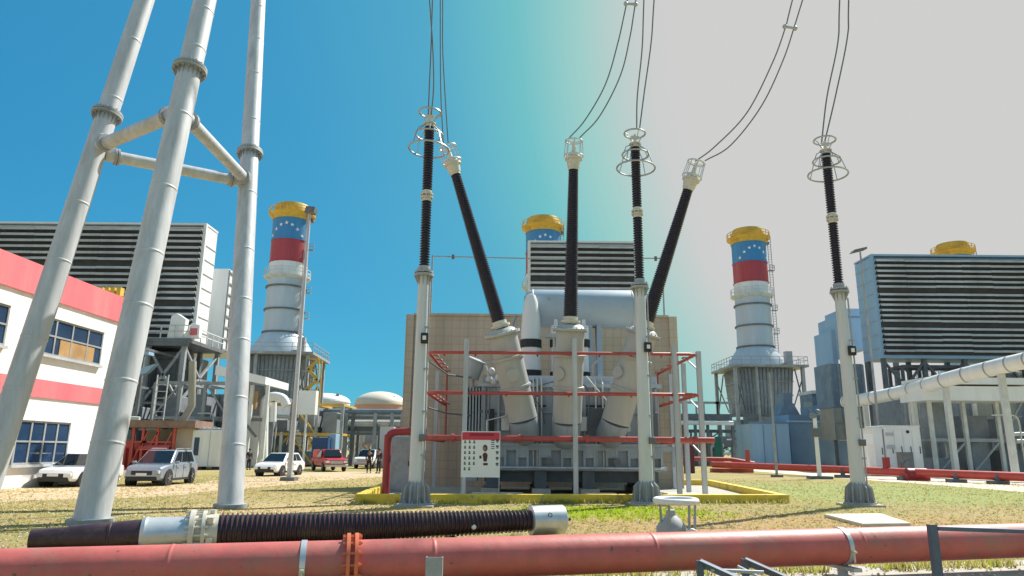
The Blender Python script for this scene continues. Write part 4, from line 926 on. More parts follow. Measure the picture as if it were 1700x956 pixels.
# tall ladder-like columns
m = ladder_mb(W(252, 700, 64.5), W(262, 622, 64.5), 1.0, 7); tag(m.build('access_ladder', 'frame_pale', loc=W(252, 700, 64.5)), 'pale tall ladder frame before the dark machinery, above the red scaffold', 'ladder')
m = MB(); m.tube([W(297, 712, 63), W(300, 704, 63), W(318, 674, 63), W(320, 600, 63)], .32, 12); tag(m.build('bent_pipe', 'tan_panel', loc=W(297, 712, 63)), 'tan pipe bent at its foot, rising beside the pale column', 'pipe')
for nm, lb, x0_, x1_, y0_, y1_, h_ in (('turbine_enclosure', 'dark turbine enclosure under the left louvred intake house', -62, -35.2, 74.2, 82, 11.6), ('turbine_enclosure', 'dark turbine enclosure block between the white container and the left stack', -34.2, -24.5, 74, 80, 7.2)):
    t = thing(nm, lb, 'enclosure', ((x0_ + x1_) / 2, y0_, 0)); MB().box(x0_, x1_, y0_, y1_, 0, h_).build('wall', 'casing', t)
    m = MB()
    for i in range(int((x1_ - x0_) / 1.3)): m.box(x0_ + i * 1.3, x0_ + i * 1.3 + .14, y0_ - .12, y0_ - .003, 0, h_)
    m.build('rib', 'frame_dark', t); m = MB()
    for i in range(int((x1_ - x0_) / 4)): m.box(x0_ + 1 + i * 4, x0_ + 3 + i * 4, y0_ - .2, y0_ - .13, h_ * .3, h_ * .62)
    m.build('vent_grille', 'black', t)
# red scaffold shelter
RS = thing('red_scaffold_shelter', 'red scaffold shelter with a brown roof beam and red equipment behind the silver car', 'shelter', (-30, 60, 0))
xa, xb = W(196, 700, 60).x, W(330, 700, 60).x
zt = W(260, 705, 60).z
MB().box(xa, xb, 59.4, 63, zt - .25, zt + .35).build('roof_beam', 'brown_beam', RS)
for u in (222, 238, 262, 290): MB().beam((W(u, 740, 60).x, 59.8, 0), (W(u, 740, 60).x, 59.8, zt - .26), .2).build('post', 'fire_red', RS)
m = MB()
for u in (222, 238, 262): m.beam((W(u, 740, 60).x, 59.75, .3), (W(u + 24, 740, 60).x, 59.75, zt - .6), .1); m.beam((W(u, 740, 60).x, 59.75, 2.2), (W(u + 24, 740, 60).x, 59.75, 2.2), .12)
m.build('brace', 'fire_red', RS)
m = MB(); m.box(xa + .5, W(246, 740, 60).x, 60.5, 62, 0, 2.3); m.box(W(250, 740, 60).x, W(268, 740, 60).x, 60.3, 61.5, 0, 1.8)
for i in range(6): m.cyl((xa + .8 + i * .5, 60.2, 0), (xa + .8 + i * .5, 60.2, 1.7), .16, None, 10)
m.build('equipment', 'fire_red', RS)
m = MB(); c = W(256, 741, 59.2); m.add([(c.x - 1.2, 59.2, c.z - .2), (c.x + 1.2, 59.2, c.z - .1), (c.x + 1.0, 60.1, c.z + .25), (c.x - .9, 60.1, c.z + .25)], [(0, 1, 2, 3)]); m.prism([(c.x - 1.2, 59.19, c.z - .3), (c.x + 1.2, 59.19, c.z - .2), (c.x + 1.2, 59.19, c.z - .12), (c.x - 1.2, 59.19, c.z - .22)], (0, .05, 0)); m.build('awning', 'coral', RS)
MB().box(W(240, 740, 63).x, W(292, 740, 63).x, 63.1, 63.4, 0, zt - .3).build('back_panel', 'tan_panel', RS)
MB().box(xb - 2.1, xb - .02, 60.5, 60.7, 0, zt - .26).build('side_wall', 'beige_wall', RS)
# white container with window
WC = thing('white_container', 'white site container with a dark window behind and right of the silver car', 'container', (-27, 60, 0))
xa, xb = W(318, 740, 60).x, W(374, 740, 60).x; m = MB().box(xa, xb, 60, 64, .25, W(340, 714, 60).z).build('body', 'white', WC, bevel=.03)
MB().box(W(321, 752, 60).x, W(329, 752, 60).x, 59.95, 59.995, 1.15, 2.6).build('window', 'window_glass', WC)
MB().box(W(346, 752, 60).x, W(347, 752, 60).x, 59.96, 59.995, .3, 3.3).build('seam', 'hood_grey', WC)
m = MB(); m.box(xa + .3, xa + 1, 60.1, 61, 0, .245); m.box(xb - 1, xb - .3, 60.1, 61, 0, .245); m.build('skid', 'black', WC)
m = MB(); zt2 = W(340, 714, 60).z
for i in range(7): m.ball((xa + .2 + i * .4, 60.6, zt2 + .1), .22, 8, 6, (1.3, 1, .6))
m.build('roof_clutter', 'frame_grey', WC)
# blue plant item
m = MB(); c = W(215, 610, 65); m.box(c.x - 1.3, c.x + 1.6, 65, 66, c.z + 1.2, c.z + 1.5); m.prism([(c.x, 65, c.z - .9), (c.x + 1.6, 65, c.z - .5), (c.x + 2.4, 65, c.z + .4), (c.x + 1.2, 65, c.z)], (0, .6, 0)); o = m.build('blue_canopy', 'blue_sky_tint_panel', loc=c); tag(o, 'small pale blue canopy pieces in the shaded steelwork beside the big tower leg', 'canopy')
# white-roofed shed
SH = thing('white_roofed_shed', 'tall open shed with a white roof edge right of the tower leg, tan ducts inside', 'shed', (-30, 66, 0))
xa, xb = W(355, 640, 66).x, W(440, 640, 66).x; zr = W(420, 628, 66).z
m = MB(); m.prism([(xa, 66, zr + .3), (xb, 66, zr - .55), (xb, 66, zr + .15), (xa, 66, zr + 1.2)], (0, 7, 0)); m.build('roof', 'white_clean', SH)
for u in (380, 412, 438): x = W(u, 700, 66).x; MB().beam((x, 66.3, 0), (x, 66.3, zr - .6), .3).build('column', 'frame_pale', SH)
MB().box(xa, xb - .6, 71, 71.3, 0, zr - .6).build('back_wall', 'casing', SH)
m = MB()
for u, a_, b_ in ((411, 640, 690), (420, 650, 680)): p, q = W(u, a_, 67), W(u, b_, 67); m.cyl(p, q, .5, .35, 12)
m.tube(bez([W(407, 758, 67), W(408, 705, 67), W(412, 680, 67), W(424, 655, 67)], 5), .25, 10); m.build('tan_duct', 'ochre', SH)
m = MB(); m.box(xa + .5, xb - .2, 66.4, 66.6, 4.2, 4.5); m.beam(W(408, 705, 66), W(425, 725, 66), .2); m.build('beam', 'frame_dark', SH)
MB().box(W(410, 740, 68).x, W(428, 740, 68).x, 68, 69, .1, W(415, 690, 68).z).build('white_panel', 'white', SH)
# white pipe loop
m = MB().tube(bez([W(437, 765, 68), W(438, 700, 68), W(440, 668, 68), W(447, 660, 68), W(458, 658, 68), W(470, 662, 68), W(476, 674, 68)], 5), .42, 14); m.tube([W(452, 700, 68.8), W(453, 668, 68.8)], .38, 12)
tag(m.build('pipe_loop', 'white', loc=W(437, 765, 68)), 'thick white pipe loop arching beside the shed, left of the lamp post', 'pipe')
m = MB(); 
steelwork('steelwork with a yellow walkway at the foot of the left stack, behind the white car', -25.2, -17.4, 74, 80, (3.2, 6.2), 3, 'frame_grey', 'safety_yellow', 'casing', 12, 6)
YS = thing('yellow_stair_tower', 'slim yellow stair scaffold on the right side of the left stack', 'stair tower', (-24, 84, 0))
xs, ze = W(508, 650, 84).x, W(513, 596, 84).z
for dx, dy in ((0, 0), (1.3, 0), (0, 1.3), (1.3, 1.3)): MB().beam((xs + dx, 84 + dy, 0), (xs + dx, 84 + dy, ze), .14).build('post', 'safety_yellow' if dx else 'frame_dark', YS)
m = MB()
for k in range(10):
    z = ze * k / 10; s1, s2 = (0, 1.3) if k % 2 else (1.3, 0); m.beam((xs + s1, 84, z), (xs + s2, 84, z + ze / 10), .18, .4); m.beam((xs, 84, z + ze / 10), (xs + 1.3, 84, z + ze / 10), .12)
m.build('flight', 'safety_yellow', YS)
m = MB(); c = W(508, 668, 72); m.box(c.x - .8, c.x + .95, 72, 73, c.z - 1.2, c.z + 1.2); m.cyl((c.x, 72.5, 0), (c.x, 72.5, c.z - 1.2), .12, None, 8); tag(m.build('white_box', 'white_clean', loc=c), 'white equipment box raised on a pole right of the lamp post', 'equipment box')
# lamp post
LM = thing('lamp_post', 'very tall slim grey floodlight mast rising before the left stack and white hatchback', 'lamp post', G(480, 798))
p = G(480, 798); hm = W(515, 352, p.y).z; MB().lathe(p, (0, 0, 1), [(0, .16), (.3, .15), (hm, .085)], 14).build('pole', 'galvanised', LM); MB().box(p.x - .4, p.x + .4, p.y - .4, p.y + .4, 0, .2).build('foot', 'frame_dark', LM)
m = MB(); m.prism([(p.x - .25, p.y - .3, hm - .1), (p.x + .35, p.y - .3, hm - .1), (p.x + .4, p.y - .3, hm + .25), (p.x - .15, p.y - .3, hm + .3)], (0, .6, 0)); m.build('lamp_head', 'frame_dark', LM)
# tanks
for (x, Y, r_, zw, zd, mm, lb, band) in ((-33.7, 130, 4.3, 9.9, 11.5, 'white', 'white dome-roofed storage tank just right of the left stack', 0), (-21.95, 120, 4.25, 8.9, 11.1, 'tank_cream', 'cream dome-roofed storage tank with a pink stripe left of the beige wall', 1)):
    t = thing('storage_tank', lb, 'storage tank', (x, Y, 0), 'dome-roofed storage tanks')
    MB().cyl((x, Y, 0), (x, Y, zw), r_, None, 44).build('shell', mm, t)
    MB().lathe((x, Y, zw), (0, 0, 1), [(0, r_ + .12), (.12, r_ + .12)] + [(.12 + (zd - zw) * math.sin(k * math.pi / 20), r_ * math.cos(k * math.pi / 20) + .05) for k in range(10)] + [(zd - zw + .1, .1)], 44).build('dome_roof', mm, t)
    if band: MB().lathe((x, Y, zw - .9), (0, 0, 1), [(0, r_ + .03), (.9, r_ + .03)], 44, False).build('stripe', 'tank_pink', t)
    MB().cyl((x + r_ * .6, Y - r_ * .5, zw + .3), (x + r_ * .6, Y - r_ * .5, zw + 1.5), .3, None, 10).build('vent', 'tank_pink' if band else 'frame_grey', t)
# pipe rack left of wall
PK = thing('pipe_rack', 'steel pipe rack carrying pale pipes between the left stack and the beige wall', 'pipe rack', (-16, 78, 0))
for u in (548, 574, 585, 622, 650, 667): x = W(u, 720, 78).x; MB().beam((x, 78, 0), (x, 78, 5.6), .38).build('column', 'frame_grey' if u != 585 else 'frame_dark', PK); MB().beam((x, 81, 0), (x, 81, 5.6), .3).build('column', 'frame_dark', PK)
xa, xb = W(520, 700, 78).x, W(715, 700, 78).x
for z, r_, mm, y in ((5.75, .3, 'steel_blue', 78.2), (5.5, .22, 'frame_grey', 79.5), (4.5, .34, 'frame_pale', 78.5), (3.9, .3, 'steel_blue', 79.0), (4.9, .2, 'white', 80)):
    MB().cyl((xa, y, z), (xb, y, z), r_, None, 14).build('pipe', mm, PK)
m = MB()
for z in (3.4, 5.1): m.beam((xa, 78, z), (xb, 78, z), .3)
for u in (548, 622): x = W(u, 700, 78).x; m.beam((x, 78, .5), (x + 2.0, 78, 5), .18); m.beam((x + 2.0, 78, .5), (x, 78, 5), .18)
m.build('beam', 'frame_dark', PK)
MB().torus((W(552, 720, 77).x, 77, 3.2), (0, 1, 0), .55, .09, 20, 6).build('valve_wheel', 'white_clean', PK)
steelwork('low grey and rust coloured plant seen through the pipe rack, behind the two standing people', -20.5, -11.2, 88, 93, (2.4, 4.4), 4, 'frame_pale', 'tank_pink', 'hood_grey', 21, 5)
# containers and small vehicles' neighbours
m = MB(); c = W(534, 750, 64); m.box(W(517, 750, 64).x, W(544, 750, 64).x, 64, 66.5, .2, 2.75)
for i in range(9): x = W(517, 750, 64).x + .08 + i * .16; m.box(x, x + .07, 63.96, 63.999, .3, 2.65)
tag(m.build('blue_container', 'container_blue', loc=c), 'dark blue ribbed container behind the red pickup', 'container')
m = MB().box(W(545, 750, 65).x, W(556, 750, 65).x, 65, 66.5, .2, 3.1); tag(m.build('pale_blue_cabin', 'container_pale_blue', loc=(-16, 65, 0), bevel=.03), 'pale blue cabin box touching the dark blue container', 'cabin')
m = MB().box(W(629, 750, 70).x, W(652, 750, 70).x, 70, 72, 0, 3.9); tag(m.build('pale_cabinet', 'hood_grey', loc=(-13, 70, 0), bevel=.03), 'pale grey upright cabinet behind the right standing person', 'cabinet')
# ------------------------------------------------------------------ pink and white building
PB = thing('office_building', 'white building with two pink bands and dark windows at the left edge', 'building', (-22, 34, 0))
X = -21.45; ya, ybk = 22, 40.2; zp = 9.55
MB().box(X - 12, X, ya, ybk, 0, zp).build('wall', 'stucco', PB)
m = MB(); m.box(X + .003, X + .12, ya - .05, ybk + .05, zp - 1.15, zp + .15); m.box(X - 12, X + .12, ya - .1, ybk + .06, zp + .152, zp + .25); m.box(X + .003, X + .08, ya, ybk, 3.95, 4.75); m.build('band', 'pink_paint', PB)
for (y0_, y1_, z0_, z1_) in ((31.5, 36.6, 5.9, 7.6), (24.5, 29.5, 5.9, 7.6), (31.2, 34.9, 1.0, 2.9), (24.5, 28.5, 1.0, 2.9)):
    f = MB(); f.box(X + .002, X + .06, y0_, y1_, z0_, z1_); f = f.build('window', 'window_glass', PB)
    m = MB(); n_ = 4
    for k in range(n_ + 1): y = y0_ + (y1_ - y0_) * k / n_; m.box(X + .062, X + .10, y - .05, y + .05, z0_, z1_)
    for z in (z0_, (z0_ + z1_) / 2, z1_ - .08): m.box(X + .061, X + .105, y0_, y1_, z, z + .08)
    MB().box(X + .002, X + .2, y0_ - .15, y1_ + .15, z0_ - .12, z0_ - .003).build('sill', 'hood_grey', f); MB().box(X + .002, X + .16, y0_ - .15, y1_ + .15, z1_ + .003, z1_ + .10).build('lintel', 'stucco', f)
    m.build('frame', 'frame_grey', f)
m = MB(); m.box(X + .065, X + .09, 33.2, 36.0, 5.96, 6.7); m.build('pane_reflection', 'ochre', PB)  # ochre sheet over the panes: an orange window reflection given as solid colour
m = MB(); 
for k in range(4): c = W(168 + k * 10, 483, 60); m.box(c.x - .25, c.x + .1, 60, 60.6, c.z - .4, c.z + .35)
c = W(168, 492, 60); m.box(c.x - .6, c.x + 2.2, 60, 60.5, c.z - .2, c.z + .05); m.cyl((c.x + .5, 60.3, 0), (c.x + .5, 60.3, c.z), .2, None, 8); tag(m.build('yellow_manifold', 'stack_yellow', loc=c), 'small yellow pipe manifold seen above the pink roof edge', 'pipework')
# ------------------------------------------------------------------ right background
FP = thing('far_fire_pipe', 'long dark red pipe on low supports running along the pale path at the right', 'pipe', (25, 60, 0))
a = W(1183, 771, 66); b = W(1568, 786.5, 48); dd = (b - a).normalized(); b2 = b + dd * 9
MB().cyl(a, b2, .27, None, 20).build('pipe', 'fire_red', FP)
MB().cyl(a + Vector((.6, 1.4, -.1)), b2 + Vector((.6, 1.4, -.1)), .2, None, 16).build('pipe', 'deluge_red', FP)
for u in (1288, 1357, 1395, 1500, 1580, 1650):
    k = min(range(0, 320), key=lambda i: abs((lambda p: 850 + F * ((p.x / (p.y * _c + (p.z - EYE) * _s)) * _cr + ((-p.y * _s + (p.z - EYE) * _c) / (p.y * _c + (p.z - EYE) * _s)) * _sr))(a + dd * i * .1) - u))
    p = a + dd * k * .1
    if u in (1395, 1500, 1580, 1650): m = MB(); m.box(p.x - .12, p.x + .12, p.y - .5, p.y - .26, .1, p.z + .1); m.box(p.x - .5, p.x + .5, p.y - .7, p.y, 0, .22); m.build('support', 'frame_dark', FP)
p = W(1510, 787, 50.4); m = MB(); m.box(p.x - .7, p.x + .9, 49.5, 50.1, p.z - .55, p.z + .1); m.cyl((p.x - .5, 49.8, p.z), (p.x + .8, 49.8, p.z), .42, None, 14); m.build('valve_body', 'dark_red', FP)
for u, h in ((1473, 1.0), (1498, .7)): p = W(u, 783, 51.6); MB().cyl((p.x, p.y, p.z), (p.x, p.y, p.z + h), .25 if u == 1473 else .09, None, 10).build('valve_stem', 'dark_red' if u == 1473 else 'frame_dark', FP)
m = MB(); q = a + dd * 0; 
m.tube([q + Vector((-3.5, 2, .5)), q + Vector((2, 1, .45)), q + Vector((4, .6, .1))], .2, 10); m.box(q.x - .3, q.x + 3.4, q.y - .9, q.y - .1, 0, .35); m.box(q.x + 3.0, q.x + 3.3, q.y - .4, q.y, .1, 2.0)
m.build('branch', 'deluge_red', FP)
# blue enclosure
BE = thing('blue_enclosure', 'flat blue acoustic enclosure of large steel panels at the foot of the right stack', 'enclosure', (33, 88, 0))
def bx(t, name, mm, u0, u1, v0, Y, dep, z0=0, bev=0.0):
    p = W(u0, v0, Y); q = W(u1, v0, Y); z = p.z; return MB().box(p.x, q.x, Y, Y + dep, z0, z).build(name, mm, t, bevel=bev)
o = bx(BE, 'wall_panel', 'blue_sky_tint_panel', 1247, 1309, 703, 86, 6)
bx(BE, 'wall_panel', 'slate_blue', 1309, 1385, 688, 87.5, 6)
bx(BE, 'wall_panel', 'slate_blue', 1360, 1405, 672, 90, 6)
m = MB()
for u in (1268, 1289): x = W(u, 740, 86).x; m.box(x, x + .08, 85.93, 85.995, .2, 5)
m.box(W(1247, 740, 86).x, W(1309, 740, 86).x, 85.9, 86.3, W(1270, 703, 86).z + .002, W(1270, 703, 86).z + .2); m.build('joint', 'slate_blue', BE)
m = MB(); m.box(W(1312, 740, 87).x, W(1383, 740, 87).x, 87.2, 87.49, 5.4, 5.6); m.build('eave', 'blue_sky_tint_panel', BE)
m = MB(); p = W(1325, 668, 90); q = W(1308, 632, 95)
m.prism([(p.x - 2.0, 92, 6.0), (p.x + 1.2, 92, 6.0), (p.x + .2, 92, 8.0), (p.x - 1.0, 92, 8.0)], (0, 3, 0)); m.box(p.x - 1.0, p.x + .1, 92.2, 94.8, 8.003, 9.3); tag(m.build('sloping_duct', 'steel_blue', loc=p), 'grey-blue duct with tapered foot between the right stack and the blue enclosure', 'air duct')
DB = thing('vent_unit', 'dark box-shaped ventilation unit with a pale top above the blue enclosure', 'ventilation unit', (44, 90, 0))
bx(DB, 'body', 'steel_blue', 1348, 1378, 653, 92, 4); p = W(1347, 652, 91.8); q = W(1380, 652, 91.8); MB().box(p.x, q.x, 91.6, 96.2, p.z - .1, p.z + .3).build('roof', 'frame_pale', DB)
# blue panels behind right arrester
BD = thing('blue_duct_house', 'pale blue box-shaped duct casing left of the right louvred intake house', 'air duct', (44, 90, 0))
for u0, u1, v0, Y, z0, mm in ((1398, 1436, 512, 86, 14.2, 'blue_sky_tint_panel'), (1386, 1399, 525, 86.5, 13.2, 'blue_sky_tint_panel'), (1379, 1387, 548, 87, 12.5, 'blue_sky_tint_panel')):
    p, q = W(u0, v0, Y), W(u1, v0, Y); MB().box(p.x, q.x, Y, Y + 5, z0, p.z).build('casing', mm, BD)
m = MB(); p, q = W(1399, 512, 85.9), W(1436, 512, 85.9); m.box(p.x, p.x + .1, 85.9, 85.99, 14.3, p.z); m.box(p.x, q.x, 85.9, 85.99, 18.2, 18.3); m.build('seam', 'slate_blue', BD)
for x in (44, 47.5): MB().beam((x, 87, 0), (x, 87, 14.1), .5).build('column', 'frame_dark', BD)
DK = thing('dark_housing', 'dark tall casing with tan panels at its foot beside the right arrester post', 'housing', (43, 82, 0))
p, q = W(1376, 615, 82), W(1432, 615, 82); zb = W(1400, 677, 82).z; z2 = W(1400, 730, 82).z
MB().box(p.x, q.x, 82, 86, zb, p.z + .8).build('upper_casing', 'steel_blue', DK); MB().box(p.x + .1, q.x, 81.8, 85.8, z2, zb - .003).build('tan_casing', 'tan_panel', DK)
m = MB(); w_ = q.x - p.x
for k in range(5): m.box(p.x + k * w_ / 4.2, p.x + k * w_ / 4.2 + .12, 81.72, 81.8, z2, zb); m.box(p.x + k * w_ / 4.2, p.x + k * w_ / 4.2 + .25, 81.8, 81.99, zb + .1, p.z + .7)
m.box(p.x, q.x, 81.73, 81.79, (z2 + zb) / 2, (z2 + zb) / 2 + .1); m.build('rib', 'casing', DK)
for k in range(3): MB().beam((p.x + .5 + k * 1.7, 83, 0), (p.x + .5 + k * 1.7, 83, z2 - .01), .3).build('leg', 'frame_dark', DK)
steelwork('dark machinery on steel legs beneath the right louvred intake house', 45, 66, 81.2, 84, (3.6, 7.6, 11.6), 6, 'frame_dark', 'frame_dark', 'casing', 31, 6)
steelwork('pale grey pipe frame with hanging panels under the big white pipe at the right', 37.5, 52.5, 64, 67, (3.0, 7.3), 5, 'frame_pale', 'frame_grey', 'casing', 33, 12)
t = thing('turbine_enclosure', 'dark ribbed turbine enclosure behind the pale pipe frame at the right', 'enclosure', (50, 70, 0)); MB().box(38.5, 60, 70, 76, 0, 7.6).build('wall', 'casing', t)
m = MB()
for i in range(16): m.box(38.5 + i * 1.35, 38.65 + i * 1.35, 69.85, 69.997, 0, 7.6)
m.build('rib', 'frame_grey', t); m = MB()
for x in (45.2, 47.4, 50.5, 53, 56): m.box(x, x + 1.7, 69.6, 69.82, 3.2, 6.8)
m.build('hanging_panel', 'tan_panel', t)
# big pipe
BP = thing('white_main_pipe', 'large white insulated pipe crossing above the pale pipe frame at the right', 'pipe', (43, 66, 0))
P = [W(1404, 667, 74), W(1424, 665, 72), W(1500, 650, 66), W(1568, 631, 60), W(1660, 608, 55), W(1740, 590, 51)]
MB().tube(bez(P, 5), .62, 26).build('pipe', 'white', BP)
pb_ = bez(P, 5)
for k in range(1, len(pb_) - 1, 2): dn = (pb_[k + 1] - pb_[k - 1]).normalized(); MB().cyl(pb_[k] - dn * .06, pb_[k] + dn * .06, .65, None, 26).build('band', 'frame_grey', BP)
for k in (6, 11, 15, 20): q = pb_[k]; MB().beam((q.x, q.y, 0), (q.x, q.y, q.z - .62), .4).build('column', 'frame_pale', BP)
m = MB(); p = W(1537, 625, 62); q = W(1720, 625, 62); pz = [W(1550, v_, 62).z for v_ in (626, 637, 640, 664)]; m.box(p.x, q.x, 62, 66, pz[1], pz[0]); m.box(p.x - .3, q.x, 62.2, 66, pz[3], pz[2]); tag(m.build('white_box_duct', 'white', loc=p), 'white boxy duct above the big white pipe at the right edge', 'air duct')
# cabinets
def cabinet(label, u0, u1, v0, Y, dep, mm, doors, name='switch_cabinet'):
    p, q = W(u0, v0, Y), W(u1, v0, Y); t = thing(name, label, 'cabinet', ((p.x + q.x) / 2, Y, 0)); MB().box(p.x, q.x, Y, Y + dep, .1, p.z).build('body', mm, t, bevel=.03)
    MB().box(p.x - .05, q.x + .05, Y - .08, Y + dep, p.z + .003, p.z + .1).build('top', mm, t); w_ = (q.x - p.x) / doors
    for k in range(doors):
        d_ = MB().box(p.x + k * w_ + .06, p.x + (k + 1) * w_ - .06, Y - .04, Y - .003, .35, p.z - .25).build('door', mm, t); MB().box(p.x + (k + 1) * w_ - .2, p.x + (k + 1) * w_ - .14, Y - .08, Y - .043, p.z * .45, p.z * .6).build('handle', 'black', d_)
    return t, p, q
t, p, q = cabinet('wide white metal cabinet with several doors behind the red pipe at the right', 1466, 1526, 708, 60, 3, 'white', 4)
MB().cyl((q.x - 1.05, 59.9, p.z - .42), (q.x - 1.05, 59.99, p.z - .42), .13, None, 12).build('fan', 'black', t)
m = MB(); m.box(p.x + .1, p.x + .75, 59.9, 59.955, p.z - .75, p.z - .5); m.box(p.x + .1, p.x + .75, 59.9, 59.955, p.z - 1.8, p.z - 1.5); m.build('vent_grille', 'hood_grey', t)
cabinet('narrow white metal cabinet, left neighbour of the wide white cabinet', 1449, 1464, 712, 60, 2.5, 'white', 1)
m = MB(); p = W(1507, 758, 57); m.box(p.x - .45, p.x + .45, 57, 57.8, 0, p.z + .35); m.cyl((p.x, 56.9, .9), (p.x, 56.99, .9), .4, None, 16); tag(m.build('motor_unit', 'frame_dark', loc=p), 'small dark motor unit before the wide white cabinet', 'motor', )
m = MB(); p = W(1440, 728, 58); m.box(p.x - .4, p.x + .45, 58, 58.5, p.z - .4, p.z + .4); m.cyl((p.x, 58.2, 0), (p.x, 58.2, p.z - .4), .08, None, 8); tag(m.build('white_meter_box', 'white_clean', loc=p), 'small white meter box on a post just right of the right arrester post', 'meter box')
# small hydrant pole
HP = thing('monitor_pole', 'slim white pole with dark instruments on top and a concrete foot, beyond the red pipe', 'pole', (22, 52, 0))
p = G(1361, 795); x, y = p.x, p.y
MB().lathe((x, y, .1), (0, 0, 1), [(0, .15), (4.3, .13)], 14).build('pole', 'white_clean', HP); MB().box(x - .75, x + .75, y - .5, y + .5, 0, .2).build('foot', 'frame_dark', HP)
MB().box(x - .3, x + .3, y - .3, y + .1, 2.9, 3.5).build('control_box', 'frame_dark', HP)
m = MB(); z = 4.4; m.cyl((x - .1, y - .2, z), (x - .1, y + .2, z), .2, None, 10); m.tube([(x, y, z), (x - .3, y, z + .5), (x - .1, y, z + .9)], .08, 8); m.box(x - .7, x - .2, y - .2, y + .1, z + .6, z + .95); m.ball((x + .25, y, z + .25), .22, 10, 8); m.build('instrument_head', 'steel_blue', HP)
# floodlight mast with luminaire by intake
FL = thing('floodlight_mast', 'slim mast topped by a dark flat floodlight at the corner of the right louvred house', 'floodlight', (33, 68, 0))
p = W(1428, 418, 68); e_ = W(1456, 770, 68)
MB().cyl((p.x, 68, 0), (p.x, 68, p.z), .13, .08, 10).build('mast', 'frame_grey', FL)
m = MB(); m.prism([(p.x - .75, 68, p.z - .05), (p.x + .75, 68, p.z + .35), (p.x + .75, 68, p.z + .55), (p.x - .5, 68, p.z + .25)], (0, .8, 0)); m.build('lamp_head', 'frame_dark', FL)
LM2 = thing('lamp_post', 'tall thin grey lamp mast rising in front of the right stack foot', 'lamp post', (24, 62, 0))
p = G(1290, 792); zt = W(1277, 618, p.y).z; MB().cyl((p.x, p.y, 0), (p.x, p.y, zt), .1, .06, 10).build('pole', 'frame_grey', LM2); MB().box(p.x - .35, p.x + .35, p.y - .35, p.y + .35, 0, .18).build('foot', 'frame_dark', LM2)
# middle-right distance: rack and low plant
R2 = thing('pipe_rack', 'distant pipe rack with small portal frames on top, seen right of the beige wall', 'pipe rack', (22, 95, 0))
xa, xb = W(1112, 690, 95).x, W(1215, 690, 95).x; zr = W(1160, 697, 95).z
for k in range(6): x = xa + (xb - xa) * k / 5; MB().beam((x, 95, 0), (x, 95, zr), .35).build('column', 'frame_dark', R2)
MB().box(xa, xb, 95, 97, zr, zr + .8).build('girder', 'frame_dark', R2); MB().cyl((xa, 94.6, zr - .4), (xb, 94.6, zr - .4), .28, None, 12).build('pipe', 'white', R2)
m = MB()
for u in (1147, 1182, 1205):
    x = W(u, 690, 95).x
    for s_ in (-.9, .9): m.beam((x + s_, 95.5, zr + .8), (x + s_, 95.5, zr + 2.2), .22)
    m.beam((x - 1.2, 95.5, zr + 2.3), (x + 1.2, 95.5, zr + 2.3), .3)
m.build('portal', 'frame_grey', R2)
steelwork('low dark plant behind the pipe posts, between the beige wall and the right stack', 20, 31.5, 98, 103, (2.6, 4.6), 4, 'frame_grey', 'frame_dark', 'casing', 41, 6)
m = MB().box(W(1188, 740, 92).x, W(1198, 740, 92).x, 92, 92.6, 0, 3.6); tag(m.build('green_door_panel', 'green_door', loc=(27, 92, 0)), 'dark green door panel in the low plant left of the right stack', 'door')
m = MB().box(W(1138, 740, 62).x, W(1152, 740, 62).x, 62, 63, 0, 2.4); tag(m.build('maroon_cabinet', 'maroon', loc=(16, 62, 0), bevel=.03), 'dark maroon cabinet seen between the two right frame posts', 'cabinet')
# small blocks on slab by right posts
# ------------------------------------------------------------------ vehicles
def loft(m, secs):
    """secs: list of rings of points of equal length, closed"""
    n = len(secs[0]); v = [p for s_ in secs for p in s_]; f = []
    for i in range(len(secs) - 1):
        for k in range(n):
            k2 = (k + 1) % n; f.append((i * n + k, i * n + k2, (i + 1) * n + k2, (i + 1) * n + k))
    f.append(tuple(reversed(range(n)))); f.append(tuple((len(secs) - 1) * n + k for k in range(n))); return m.add(v, f)
def wheels(t, xs, hw, r):
    for x in xs:
        for s_ in (-1, 1):
            w_ = MB().lathe((x, s_ * (hw - .22), r), (0, s_, 0), [(0, r * .62), (.01, r * .92), (.05, r), (.18, r), (.225, r * .93), (.23, r * .66)], 28); wo = w_.build('wheel', 'tyre', t)
            m = MB().lathe((x, s_ * (hw - .03), r), (0, s_, 0), [(0, r * .66), (.035, r * .66), (.04, r * .58), (.02, r * .54), (.025, r * .2), (.045, r * .16)], 28)
            for k in range(5):
                a = 2 * math.pi * k / 5; m.beam((x, s_ * (hw + .0), r), (x + r * .6 * math.cos(a), s_ * (hw + .0), r + r * .6 * math.sin(a)), .07, .03)
            m.build('rim', 'rim', wo)
def body_sec(x, hw, z0, zb, zt, inset=.0):
    return [Vector((x, s_ * w_, z)) for s_, w_, z in ((-1, hw * .88, z0), (-1, hw * .98, z0 + .1), (-1, hw, (z0 + zb) / 2), (-1, hw * .97, zb), (-1, hw * .9, zt), (1, hw * .9, zt), (1, hw * .97, zb), (1, hw, (z0 + zb) / 2), (1, hw * .98, z0 + .1), (1, hw * .88, z0))]
